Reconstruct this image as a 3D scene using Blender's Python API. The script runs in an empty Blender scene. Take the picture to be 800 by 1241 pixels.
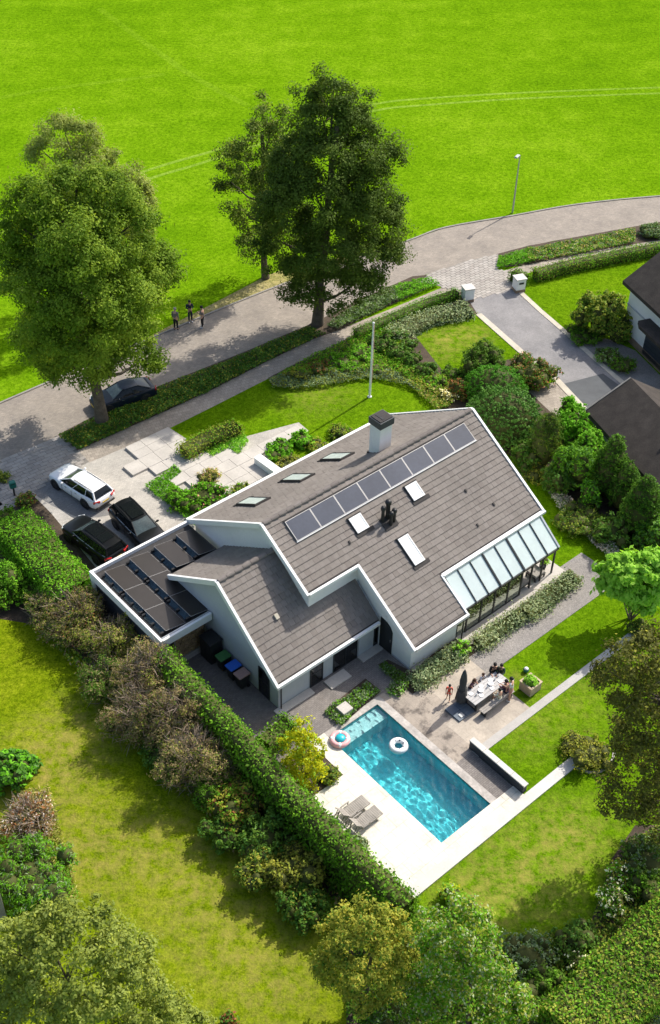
import bpy, bmesh, math, random
import numpy as np
from mathutils import Vector, Matrix
R = math.radians
PI = math.pi
rnd = random.Random(7)
rng = np.random.default_rng(11)
sc = bpy.context.scene
C = sc.collection

# ---------------------------------------------------------------- camera (a drone 50 m up, looking 41 degrees down)
PITCH, ROLL, FPX, HC = R(41.45), R(1.557), 1448.1, 50.0
FW = Vector((0, math.cos(PITCH), -math.sin(PITCH)))
_r, _u = Vector((1, 0, 0)), Vector((1, 0, 0)).cross(FW)
RT = _r * math.cos(ROLL) + _u * math.sin(ROLL)
UP = _u * math.cos(ROLL) - _r * math.sin(ROLL)
EYE = Vector((0, 0, HC))
cd = bpy.data.cameras.new('camera')
cam = bpy.data.objects.new('camera', cd)
C.objects.link(cam)
cam.matrix_world = Matrix(((RT.x, UP.x, -FW.x, EYE.x), (RT.y, UP.y, -FW.y, EYE.y), (RT.z, UP.z, -FW.z, EYE.z), (0, 0, 0, 1)))
cd.sensor_fit = 'VERTICAL'
cd.sensor_height = 36.0
cd.lens = FPX / 1241 * 36
cd.clip_end = 3000
sc.camera = cam

# ---------------------------------------------------------------- light
SUN_AZ, SUN_EL = R(42.5), R(44.5)          # azimuth clockwise from +y
SD = Vector((math.sin(SUN_AZ) * math.cos(SUN_EL), math.cos(SUN_AZ) * math.cos(SUN_EL), math.sin(SUN_EL)))
ld = bpy.data.lights.new('sun', 'SUN')
ld.energy = 4.0
ld.angle = R(0.53)
ld.color = (1.0, 0.95, 0.86)
sun = bpy.data.objects.new('sun', ld)
C.objects.link(sun)
sun.rotation_euler = (-SD).to_track_quat('-Z', 'Y').to_euler()
sun.location = SD * 200
w = bpy.data.worlds.new('World')
sc.world = w
w.use_nodes = True
nt = w.node_tree
bg = nt.nodes['Background']
sky = nt.nodes.new('ShaderNodeTexSky')
sky.sky_type = 'NISHITA'
sky.sun_disc = False
sky.sun_elevation = SUN_EL
sky.sun_rotation = SUN_AZ
sky.dust_density = 3.0
sky.ozone_density = .6
nt.links.new(sky.outputs[0], bg.inputs[0])
bg.inputs[1].default_value = 0.15
sc.view_settings.view_transform = 'Standard'
sc.view_settings.look = 'None'
sc.view_settings.exposure = 0.42
sc.view_settings.gamma = 1.0
sc.cycles.max_bounces = 10
sc.cycles.transparent_max_bounces = 16
sc.cycles.caustics_refractive = True
sc.cycles.caustics_reflective = False

# ---------------------------------------------------------------- the survey: points of the photograph carried to the ground they show
def gp(px, py, z=0.0):
    d = FW * FPX + RT * (px - 400) - UP * (py - 620.5)
    return EYE + d * ((z - HC) / d.z)

def at_y(px, py, y):
    d = FW * FPX + RT * (px - 400) - UP * (py - 620.5)
    return EYE + d * (y / d.y)

def ppm(p):                                # pixels of the photograph per metre at a point
    return FPX / (Vector(p) - EYE).dot(FW)

YAW = R(42.11)
AX = Vector((math.cos(YAW), math.sin(YAW), 0))
BX = Vector((-math.sin(YAW), math.cos(YAW), 0))
ORG = gp(336.8, 862.5)

def U(u, v, z=0.0):
    return ORG + AX * u + BX * v + Vector((0, 0, z))

def uv_of(p):
    d = Vector(p) - ORG
    return d.dot(AX), d.dot(BX)

# ---------------------------------------------------------------- materials
MATS = {}

def new_mat(name):
    m = bpy.data.materials.new(name)
    m.use_nodes = True
    MATS[name] = m
    return m, m.node_tree.nodes, m.node_tree.links

def noise(N, L, scale, detail=4, rough=.55, coord=None):
    t = N.new('ShaderNodeTexNoise')
    t.inputs['Scale'].default_value = scale
    t.inputs['Detail'].default_value = detail
    t.inputs['Roughness'].default_value = rough
    if coord is None:
        g = N.new('ShaderNodeNewGeometry')
        coord = g.outputs['Position']
    L.new(coord, t.inputs['Vector'])
    return t

def ramp(N, stops):
    r = N.new('ShaderNodeValToRGB')
    e = r.color_ramp.elements
    while len(e) < len(stops):
        e.new(.5)
    for k, (p, c) in enumerate(stops):
        e[k].position = p
        e[k].color = (*c, 1)
    return r

def sh(c, k):
    return tuple(min(1, max(0, x * k)) for x in c)

def mixc(N, L, fac, a, b, mode='MIX'):
    m = N.new('ShaderNodeMix')
    m.data_type = 'RGBA'
    m.blend_type = mode
    for s, v in ((0, fac), (6, a), (7, b)):
        if hasattr(v, 'is_linked') or hasattr(v, 'links'):
            L.new(v, m.inputs[s])
        elif s == 0:
            m.inputs[0].default_value = v
        else:
            m.inputs[s].default_value = (*v, 1)
    return m.outputs[2]

def M(name, col, rough=.75, var=.18, scale=1.5, fine=14, bump=0., bscale=30, metal=0., spec=.4, coat=0., rndattr=False, rndobj=False):
    m, N, L = new_mat(name)
    p = N['Principled BSDF']
    n1 = noise(N, L, scale)
    n2 = noise(N, L, fine, 3)
    r1 = ramp(N, [(.3, sh(col, 1 - var)), (.7, sh(col, 1 + var))])
    r2 = ramp(N, [(.3, (1 - var * .8,) * 3), (.7, (1 + var * .5,) * 3)])
    L.new(n1.outputs['Fac'], r1.inputs[0])
    L.new(n2.outputs['Fac'], r2.inputs[0])
    c = mixc(N, L, 1.0, r1.outputs[0], r2.outputs[0], 'MULTIPLY')
    if rndattr or rndobj:
        if rndattr:
            a = N.new('ShaderNodeAttribute'); a.attribute_name = 'rnd'; src = a.outputs['Fac']
        else:
            a = N.new('ShaderNodeObjectInfo'); src = a.outputs['Random']
        rr = ramp(N, [(0, (.90, .87, .85)), (.5, (1.0, .985, .96)), (1, (1.09, 1.07, 1.06))])
        L.new(src, rr.inputs[0])
        c = mixc(N, L, 1.0, c, rr.outputs[0], 'MULTIPLY')
    L.new(c, p.inputs['Base Color'])
    p.inputs['Roughness'].default_value = rough
    p.inputs['Metallic'].default_value = metal
    p.inputs['Specular IOR Level'].default_value = spec
    p.inputs['Coat Weight'].default_value = coat
    p.inputs['Coat Roughness'].default_value = .04
    if bump:
        b = N.new('ShaderNodeBump')
        b.inputs['Strength'].default_value = bump
        b.inputs['Distance'].default_value = .02
        nb = noise(N, L, bscale, 3)
        L.new(nb.outputs['Fac'], b.inputs['Height'])
        L.new(b.outputs[0], p.inputs['Normal'])
    return m

def leaf_mat(name, dark, mid, light, trans=.3, rough=.6, clump=.5, k=2.0):
    dark, mid, light = (tuple(x * k * s for x, s in zip(c, (1.0, 1.0, .75))) for c in (dark, mid, light))
    m, N, L = new_mat(name)
    p = N['Principled BSDF']
    a = N.new('ShaderNodeAttribute'); a.attribute_name = 'rnd'
    n1 = noise(N, L, clump, 3)
    mm = N.new('ShaderNodeMath'); mm.operation = 'MULTIPLY_ADD'
    L.new(n1.outputs['Fac'], mm.inputs[0]); mm.inputs[1].default_value = .9
    ad = N.new('ShaderNodeMath'); ad.operation = 'MULTIPLY_ADD'
    L.new(a.outputs['Fac'], ad.inputs[0]); ad.inputs[1].default_value = .75; ad.inputs[2].default_value = -.33
    L.new(ad.outputs[0], mm.inputs[2])
    r = ramp(N, [(0, dark), (.5, mid), (1, light)])
    L.new(mm.outputs[0], r.inputs[0])
    L.new(r.outputs[0], p.inputs['Base Color'])
    p.inputs['Roughness'].default_value = rough
    p.inputs['Specular IOR Level'].default_value = .07
    t = N.new('ShaderNodeBsdfTranslucent')
    tc = mixc(N, L, 1.0, r.outputs[0], (1.25, 1.2, .6), 'MULTIPLY')
    L.new(tc, t.inputs[0])
    mx = N.new('ShaderNodeMixShader'); mx.inputs[0].default_value = trans
    L.new(p.outputs[0], mx.inputs[1]); L.new(t.outputs[0], mx.inputs[2])
    L.new(mx.outputs[0], N['Material Output'].inputs[0])
    return m

def grass_mat(name, a, b, c, dry=None, spots=(), stripes=False):
    m, N, L = new_mat(name)
    p = N['Principled BSDF']
    n0 = noise(N, L, .05, 4, .6)
    n1 = noise(N, L, .45, 5, .65)
    n2 = noise(N, L, 4.5, 4, .7)
    n3 = noise(N, L, 9, 4, .75)
    r1 = ramp(N, [(.3, a), (.5, b), (.72, c)])
    ad = N.new('ShaderNodeMath'); ad.operation = 'MULTIPLY_ADD'
    L.new(n2.outputs['Fac'], ad.inputs[0]); ad.inputs[1].default_value = .55
    a2 = N.new('ShaderNodeMath'); a2.operation = 'MULTIPLY_ADD'
    L.new(n1.outputs['Fac'], a2.inputs[0]); a2.inputs[1].default_value = .5
    a3 = N.new('ShaderNodeMath'); a3.operation = 'MULTIPLY_ADD'
    L.new(n0.outputs['Fac'], a3.inputs[0]); a3.inputs[1].default_value = .5; a3.inputs[2].default_value = -.27
    L.new(a3.outputs[0], a2.inputs[2]); L.new(a2.outputs[0], ad.inputs[2])
    L.new(ad.outputs[0], r1.inputs[0])
    r3 = ramp(N, [(.34, (.50, .56, .5)), (.64, (1.32, 1.26, 1.3))])
    n4 = noise(N, L, 2.6, 6, .85)
    m34 = N.new('ShaderNodeMath'); m34.operation = 'MULTIPLY_ADD'
    L.new(n4.outputs['Fac'], m34.inputs[0]); m34.inputs[1].default_value = 1.15
    m35 = N.new('ShaderNodeMath'); m35.operation = 'MULTIPLY_ADD'
    L.new(n3.outputs['Fac'], m35.inputs[0]); m35.inputs[1].default_value = .55; m35.inputs[2].default_value = -.35
    L.new(m35.outputs[0], m34.inputs[2])
    L.new(m34.outputs[0], r3.inputs[0])
    col = mixc(N, L, 1.0, r1.outputs[0], r3.outputs[0], 'MULTIPLY')
    if stripes:
        g = N.new('ShaderNodeNewGeometry')
        mp = N.new('ShaderNodeMapping'); mp.inputs['Rotation'].default_value = (0, 0, R(-12))
        L.new(g.outputs['Position'], mp.inputs['Vector'])
        wv = N.new('ShaderNodeTexWave'); wv.bands_direction = 'Y'; wv.inputs['Scale'].default_value = .055
        wv.inputs['Distortion'].default_value = 3.0; wv.inputs['Detail'].default_value = 3; wv.inputs['Detail Scale'].default_value = .6
        L.new(mp.outputs[0], wv.inputs['Vector'])
        rw = ramp(N, [(0, (.95, .965, .9)), (1, (1.04, 1.025, 1.05))])
        L.new(wv.outputs['Fac'], rw.inputs[0])
        col = mixc(N, L, 1.0, col, rw.outputs[0], 'MULTIPLY')
    for (x, y, rad, amt) in spots:          # worn, dry patches of turf
        g = N.new('ShaderNodeNewGeometry')
        d = N.new('ShaderNodeVectorMath'); d.operation = 'DISTANCE'
        L.new(g.outputs['Position'], d.inputs[0]); d.inputs[1].default_value = (x, y, 0)
        mr = N.new('ShaderNodeMapRange')
        L.new(d.outputs['Value'], mr.inputs[0])
        mr.inputs[1].default_value = rad; mr.inputs[2].default_value = rad * .1
        mr.inputs[3].default_value = 0; mr.inputs[4].default_value = amt
        mu = N.new('ShaderNodeMath'); mu.operation = 'MULTIPLY'
        nn = noise(N, L, 1.6, 5, .7)
        rr = ramp(N, [(.40, (0, 0, 0)), (.66, (1, 1, 1))])
        L.new(nn.outputs['Fac'], rr.inputs[0])
        L.new(mr.outputs[0], mu.inputs[0]); L.new(rr.outputs[0], mu.inputs[1])
        col = mixc(N, L, mu.outputs[0], col, dry)
    L.new(col, p.inputs['Base Color'])
    p.inputs['Roughness'].default_value = .85
    p.inputs['Specular IOR Level'].default_value = .0
    bp = N.new('ShaderNodeBump'); bp.inputs['Strength'].default_value = .8; bp.inputs['Distance'].default_value = .06
    L.new(n3.outputs['Fac'], bp.inputs['Height'])
    L.new(bp.outputs[0], p.inputs['Normal'])
    return m

def brick_mat(name, col, mortar, bw, bh, rough=.85, ang=None, var=.2, msize=.012, stain=0., staincol=(.1, .085, .07), bump=.35):
    m, N, L = new_mat(name)
    p = N['Principled BSDF']
    g = N.new('ShaderNodeNewGeometry')
    mp = N.new('ShaderNodeMapping'); mp.inputs['Rotation'].default_value = (0, 0, -(YAW if ang is None else ang))
    mp.vector_type = 'POINT'
    L.new(g.outputs['Position'], mp.inputs['Vector'])
    b = N.new('ShaderNodeTexBrick')
    L.new(mp.outputs[0], b.inputs['Vector'])
    b.inputs['Scale'].default_value = 1
    b.inputs['Brick Width'].default_value = bw
    b.inputs['Row Height'].default_value = bh
    b.inputs['Mortar Size'].default_value = msize
    b.inputs['Mortar Smooth'].default_value = .3
    b.inputs['Color1'].default_value = (*sh(col, 1 - var), 1)
    b.inputs['Color2'].default_value = (*sh(col, 1 + var), 1)
    b.inputs['Mortar'].default_value = (*mortar, 1)
    n1 = noise(N, L, .6, 5, .65)
    r1 = ramp(N, [(.3, (.8, .8, .8)), (.7, (1.15, 1.14, 1.12))])
    L.new(n1.outputs['Fac'], r1.inputs[0])
    c = mixc(N, L, 1.0, b.outputs['Color'], r1.outputs[0], 'MULTIPLY')
    n2 = noise(N, L, 9, 4, .7)
    r2 = ramp(N, [(.3, (.86, .86, .86)), (.7, (1.12, 1.12, 1.12))])
    L.new(n2.outputs['Fac'], r2.inputs[0])
    c = mixc(N, L, 1.0, c, r2.outputs[0], 'MULTIPLY')
    if stain:
        n3 = noise(N, L, .9, 6, .7)
        r3 = ramp(N, [(.5, (0, 0, 0)), (.62, (stain,) * 3)])
        L.new(n3.outputs['Fac'], r3.inputs[0])
        c = mixc(N, L, r3.outputs[0], c, staincol)
    L.new(c, p.inputs['Base Color'])
    p.inputs['Roughness'].default_value = rough
    p.inputs['Specular IOR Level'].default_value = .25
    bp = N.new('ShaderNodeBump'); bp.inputs['Strength'].default_value = bump; bp.inputs['Distance'].default_value = .01
    L.new(b.outputs['Fac'], bp.inputs['Height']); bp.invert = True
    L.new(bp.outputs[0], p.inputs['Normal'])
    return m

def glass_mat(name, tint, gloss=.12, trans=.7, base=(.02, .03, .03), rough=.02):
    m, N, L = new_mat(name)
    p = N.new('ShaderNodeBsdfGlossy')
    p.inputs['Color'].default_value = (*base, 1)
    p.inputs['Roughness'].default_value = rough
    t = N.new('ShaderNodeBsdfTransparent'); t.inputs[0].default_value = (*tint, 1)
    f = N.new('ShaderNodeFresnel'); f.inputs[0].default_value = 1.5
    ad = N.new('ShaderNodeMath'); ad.operation = 'ADD'; ad.use_clamp = True
    L.new(f.outputs[0], ad.inputs[0]); ad.inputs[1].default_value = 1 - trans
    mx = N.new('ShaderNodeMixShader')
    L.new(ad.outputs[0], mx.inputs[0]); L.new(t.outputs[0], mx.inputs[1]); L.new(p.outputs[0], mx.inputs[2])
    L.new(mx.outputs[0], N['Material Output'].inputs[0])
    return m

# turf
FIELD = (.115, .30, .006)
grass_mat('field_grass', (.085, .195, .003), (.128, .262, .004), (.205, .345, .012), stripes=True)
grass_mat('track_grass', (.135, .255, .016), (.19, .32, .03), (.28, .40, .06))
grass_mat('track_faint', (.105, .225, .004), (.150, .285, .008), (.22, .36, .02))
grass_mat('lawn', (.066, .155, .003), (.104, .208, .004), (.160, .272, .008), dry=(.34, .295, .07),
          spots=[(gp(640, 1060).x, gp(640, 1060).y, 4.6, .8), (gp(700, 1010).x, gp(700, 1010).y, 3.0, .7), (gp(570, 1100).x, gp(570, 1100).y, 3.0, .8),
                 (gp(690, 850).x, gp(690, 850).y, 3.2, .35), (gp(640, 890).x, gp(640, 890).y, 2.5, .35), (gp(625, 825).x, gp(625, 825).y, 1.2, .5),
                 (gp(540, 410).x, gp(540, 410).y, 2.6, .8), (gp(575, 405).x, gp(575, 405).y, 2.4, .7), (gp(535, 428).x, gp(535, 428).y, 2.0, .5),
                 (gp(370, 485).x, gp(370, 485).y, 3, .35), (gp(400, 475).x, gp(400, 475).y, 3, .3)])
grass_mat('meadow_lawn', (.092, .155, .003), (.155, .215, .005), (.235, .275, .014), dry=(.34, .275, .075),
          spots=[(gp(60, 930).x, gp(60, 930).y, 4.5, .9), (gp(90, 1040).x, gp(90, 1040).y, 4, .8), (gp(240, 1070).x, gp(240, 1070).y, 5, .6),
                 (gp(300, 1150).x, gp(300, 1150).y, 5, .45), (gp(110, 870).x, gp(110, 870).y, 3.5, .5), (gp(180, 1010).x, gp(180, 1010).y, 3.5, .5), (gp(340, 1200).x, gp(340, 1200).y, 4, .4)])
grass_mat('dry_verge', (.20, .22, .05), (.33, .29, .12), (.42, .36, .2))
M('soil', (.075, .055, .036), .95, .35, 1.2, 9, .8, 14)
# paving
brick_mat('road_brick', (.295, .258, .218), (.24, .21, .18), .22, .11, var=.12, ang=R(25), msize=.01, stain=.35, staincol=(.21, .185, .165))
brick_mat('footpath_paving', (.35, .305, .255), (.22, .19, .16), .3, .3, var=.12, ang=R(25))
brick_mat('drive_paving', (.47, .44, .395), (.36, .335, .3), .21, .105, var=.08, msize=.008)
brick_mat('arc_paving', (.23, .225, .22), (.17, .165, .16), .21, .105, var=.1, msize=.008)
M('paver', (.36, .335, .305), .88, .12, 1, 12, .2, 40, rndobj=True)
M('paver_joint', (.24, .22, .195), .95, .2)
M('pale_slab', (.50, .465, .42), .85, .10, .8, 10, .1)
brick_mat('white_terrace_tile', (.70, .665, .57), (.50, .47, .40), .8, .8, var=.04, msize=.014, rough=.8, stain=.12, staincol=(.45, .42, .36))
M('white_coping', (.56, .54, .50), .75, .08, 1.2, 14)
brick_mat('dark_paving', (.175, .155, .145), (.11, .10, .095), .2, .1, var=.14, stain=.0)
brick_mat('terrace_paving', (.235, .21, .195), (.15, .14, .13), .2, .1, var=.12, stain=.35)
brick_mat('beige_terrace', (.44, .385, .32), (.37, .33, .28), 1.0, 1.0, var=.03, stain=.25, staincol=(.27, .235, .2))
brick_mat('wet_terrace', (.36, .31, .26), (.28, .25, .22), 1.0, 1.0, var=.04, stain=.85, staincol=(.10, .085, .075))
brick_mat('gravel_path', (.31, .285, .265), (.22, .205, .19), .07, .05, var=.25, msize=.01)
M('path_slab', (.42, .40, .37), .85, .1, 1, 12)
brick_mat('asphalt_drive', (.255, .245, .245), (.215, .21, .21), .1, .1, var=.08, msize=.006)
M('drive_dark', (.10, .105, .11), .9, .12, 1, 20)
M('sand_kerb', (.52, .47, .38), .85, .12, 1.5, 10)
M('kerb_stone', (.27, .25, .225), .85, .15, 2, 10)
# house
M('roof_tile', (.198, .178, .162), .85, .11, .45, 9, .2, 40, rndattr=True)
M('roof_tile_single', (.198, .178, .162), .85, .11, .45, 9, .2, 40, rndobj=True)
M('roof_underlay', (.10, .085, .075), .95, .1)
M('ridge_tile', (.185, .165, .152), .85, .15, 1, 9, rndobj=True)
M('white_paint', (.80, .80, .79), .5, .03, .7, 5)
M('white_render', (.80, .80, .78), .85, .04, .5, 6)
M('grey_render', (.46, .485, .50), .85, .05, .5, 6)
M('black_frame', (.022, .024, .026), .4, .1)
M('lead', (.055, .05, .048), .8, .15, spec=.2)
M('black_metal', (.02, .02, .021), .45, .1)
M('navy_panel', (.035, .042, .055), .6, .1, 1)
M('bitumen', (.045, .043, .043), .9, .2, .8, 8)
M('pv_cell', (.036, .031, .028), .35, .08, 1, 6, spec=.3)
M('pv_roof_cell', (.058, .066, .090), .3, .12, .5, 5, spec=.45)
M('pv_frame', (.42, .41, .40), .45, .05, metal=.3)
M('steel_strip', (.07, .105, .13), .25, .3, 3, 8, metal=.7)
M('skylight_glass', (.80, .82, .80), .15, .03, spec=.5)
M('skylight_glass_green', (.58, .66, .61), .1, .12, 3, spec=.6)
glass_mat('window_glass', (.30, .34, .35), trans=.90, base=(.85, .9, .92))
glass_mat('veranda_glass', (.74, .88, .76), trans=.68, base=(.88, 1, .88))
M('opal_glass', (.74, .83, .815), .18, .05, .8, 4, spec=.6)
def opal():
    m = MATS['opal_glass']; N, L = m.node_tree.nodes, m.node_tree.links
    t = N.new('ShaderNodeBsdfTranslucent'); t.inputs[0].default_value = (.80, .88, .86, 1)
    mx = N.new('ShaderNodeMixShader'); mx.inputs[0].default_value = .3
    L.new(N['Principled BSDF'].outputs[0], mx.inputs[1]); L.new(t.outputs[0], mx.inputs[2]); L.new(mx.outputs[0], N['Material Output'].inputs[0])
opal()
M('chimney_slate', (.055, .06, .066), .6, .15, 2)
M('firewood', (.40, .27, .15), .9, .3, 3, 20, .4, 60, rndobj=True)
M('bark', (.115, .092, .066), .95, .3, 3, 18, .8, 25)
M('grey_twig', (.25, .195, .145), .9, .3, 2, 10)
M('wood_grey', (.30, .275, .245), .8, .18, 2, 14)
M('wood_planter', (.46, .36, .25), .8, .15, 3, 14)
M('table_top', (.42, .41, .40), .6, .1, 2, 14)
M('parasol_cloth', (.05, .052, .056), .8, .15, 3)
M('slate_blue', (.12, .15, .185), .5, .12)
M('bin_black', (.025, .026, .028), .5, .1)
M('bin_green', (.045, .16, .045), .5, .1)
M('bin_blue', (.02, .12, .55), .5, .08)
M('bin_brown', (.36, .22, .19), .6, .1)
M('galvanised', (.45, .47, .48), .4, .1, metal=.6)
M('thatch', (.050, .041, .035), .95, .25, 1.5, 12, .9, 30)
M('brick_plinth', (.28, .20, .14), .9, .2, 2, 16)
M('white_plastic', (.80, .80, .80), .35, .03)
M('pink_plastic', (.80, .42, .42), .35, .05)
M('teal_plastic', (.02, .42, .50), .35, .05)
M('navy_plastic', (.02, .03, .06), .35, .05)
M('fabric_taupe', (.30, .275, .25), .9, .1, 2, 20)
M('letterbox_green', (.02, .16, .12), .4, .1)
# cars
M('paint_white', (.82, .82, .82), .3, .02, coat=.6)
M('paint_black', (.007, .008, .009), .3, .05, spec=.25, coat=.15)
M('paint_navy', (.008, .013, .024), .3, .05, spec=.25, coat=.15)
M('car_glass', (.008, .010, .011), .06, .05, spec=.35)
M('car_screen', (.05, .072, .07), .05, .3, 3, spec=.8)
M('tyre', (.015, .015, .015), .85, .1)
M('rim', (.30, .30, .31), .3, .05, metal=.8)
M('lamp_red', (.45, .012, .012), .15, .05, coat=.5)
M('lamp_clear', (.65, .68, .70), .1, .05, coat=.5)
M('car_trim', (.02, .02, .02), .5, .05)
M('chrome', (.6, .6, .6), .2, .03, metal=.9)
M('plate_yellow', (.70, .48, .03), .5, .02)
# people
M('skin', (.52, .31, .22), .6, .05)
M('cloth_red', (.75, .06, .03), .8, .1)
M('cloth_cream', (.68, .64, .50), .85, .05)
M('cloth_white', (.72, .72, .74), .85, .05)
M('cloth_pink', (.50, .20, .21), .85, .08)
M('cloth_navy', (.016, .02, .045), .85, .1)
M('cloth_black', (.014, .014, .015), .85, .1)
M('cloth_grey', (.17, .155, .145), .85, .1)
M('cloth_plum', (.12, .05, .075), .85, .1)
M('cloth_green', (.03, .065, .04), .85, .1)
M('hair_brown', (.065, .028, .014), .7, .2)
M('hair_dark', (.012, .010, .009), .7, .2)
M('hair_grey', (.32, .29, .26), .8, .2)
M('shoe_white', (.78, .78, .78), .7, .03)
M('eye_dark', (.01, .01, .01), .3, .0)
M('lips', (.35, .10, .09), .5, .0)
# foliage
leaf_mat('leaf_oak', (.022, .045, .006), (.060, .098, .012), (.145, .185, .026), .35, k=2.7)
leaf_mat('leaf_ash', (.020, .038, .008), (.044, .070, .014), (.085, .118, .026), .3, k=2.15)
leaf_mat('leaf_birch', (.055, .072, .020), (.105, .128, .040), (.18, .195, .07), .4, k=2.7)
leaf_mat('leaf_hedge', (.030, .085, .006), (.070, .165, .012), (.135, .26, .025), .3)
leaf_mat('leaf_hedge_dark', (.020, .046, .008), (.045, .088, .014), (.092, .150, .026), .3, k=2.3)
leaf_mat('leaf_box', (.022, .075, .008), (.045, .14, .014), (.085, .21, .025), .25)
leaf_mat('leaf_bright', (.045, .14, .008), (.085, .24, .014), (.15, .34, .03), .3)
leaf_mat('leaf_holly', (.020, .060, .012), (.042, .105, .020), (.10, .18, .05), .2, .4)
leaf_mat('leaf_conifer', (.020, .045, .007), (.045, .080, .010), (.15, .17, .02), .2)
leaf_mat('leaf_lime', (.06, .13, .014), (.115, .21, .03), (.20, .30, .075), .4, k=2.9)
leaf_mat('leaf_yellow', (.12, .15, .006), (.235, .245, .008), (.34, .34, .02), .35, k=1.9)
leaf_mat('leaf_olive', (.06, .078, .014), (.13, .152, .028), (.23, .24, .055), .35, k=2.4)
leaf_mat('leaf_rust', (.055, .07, .012), (.15, .15, .028), (.30, .26, .055), .35, k=2.3)
leaf_mat('leaf_brown', (.085, .060, .040), (.17, .130, .085), (.26, .21, .13), .3)
leaf_mat('leaf_willow', (.070, .10, .024), (.150, .185, .048), (.26, .29, .11), .33, k=1.65)
leaf_mat('leaf_lavender', (.070, .090, .060), (.135, .160, .110), (.23, .25, .20), .3, k=2.7)
leaf_mat('leaf_silver', (.05, .085, .05), (.105, .15, .095), (.19, .23, .16), .25)
leaf_mat('leaf_mauve', (.16, .14, .17), (.34, .30, .36), (.55, .50, .57), .25)
leaf_mat('leaf_purple', (.030, .030, .012), (.060, .064, .020), (.12, .118, .036), .3, k=2.1)
leaf_mat('leaf_straw', (.13, .12, .04), (.25, .22, .09), (.42, .36, .2), .3)
leaf_mat('petal_white', (.55, .50, .38), (.72, .68, .58), (.82, .8, .74), .2)
leaf_mat('petal_pink', (.40, .16, .17), (.55, .25, .27), (.7, .42, .42), .2)
leaf_mat('leaf_redbrown', (.07, .03, .015), (.15, .06, .03), (.26, .11, .05), .25)
leaf_mat('leaf_yew', (.010, .026, .005), (.022, .050, .008), (.055, .10, .014), .3, k=3.4)
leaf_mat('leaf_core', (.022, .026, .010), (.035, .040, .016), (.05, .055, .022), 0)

# ---------------------------------------------------------------- object helpers
def tag(o, label=None, cat=None, group=None, kind=None):
    if label: o['label'] = label
    if cat: o['category'] = cat
    if group: o['group'] = group
    if kind: o['kind'] = kind
    return o

def thing(name, label, cat, loc=(0, 0, 0), rotz=0., group=None):
    o = bpy.data.objects.new(name, None)
    C.objects.link(o)
    o.location = loc
    o.rotation_euler = (0, 0, rotz)
    o.empty_display_size = .3
    return tag(o, label, cat, group)

def link(name, me, parent=None):
    o = bpy.data.objects.new(name, me)
    C.objects.link(o)
    if parent is not None:
        o.parent = parent
    return o

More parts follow.
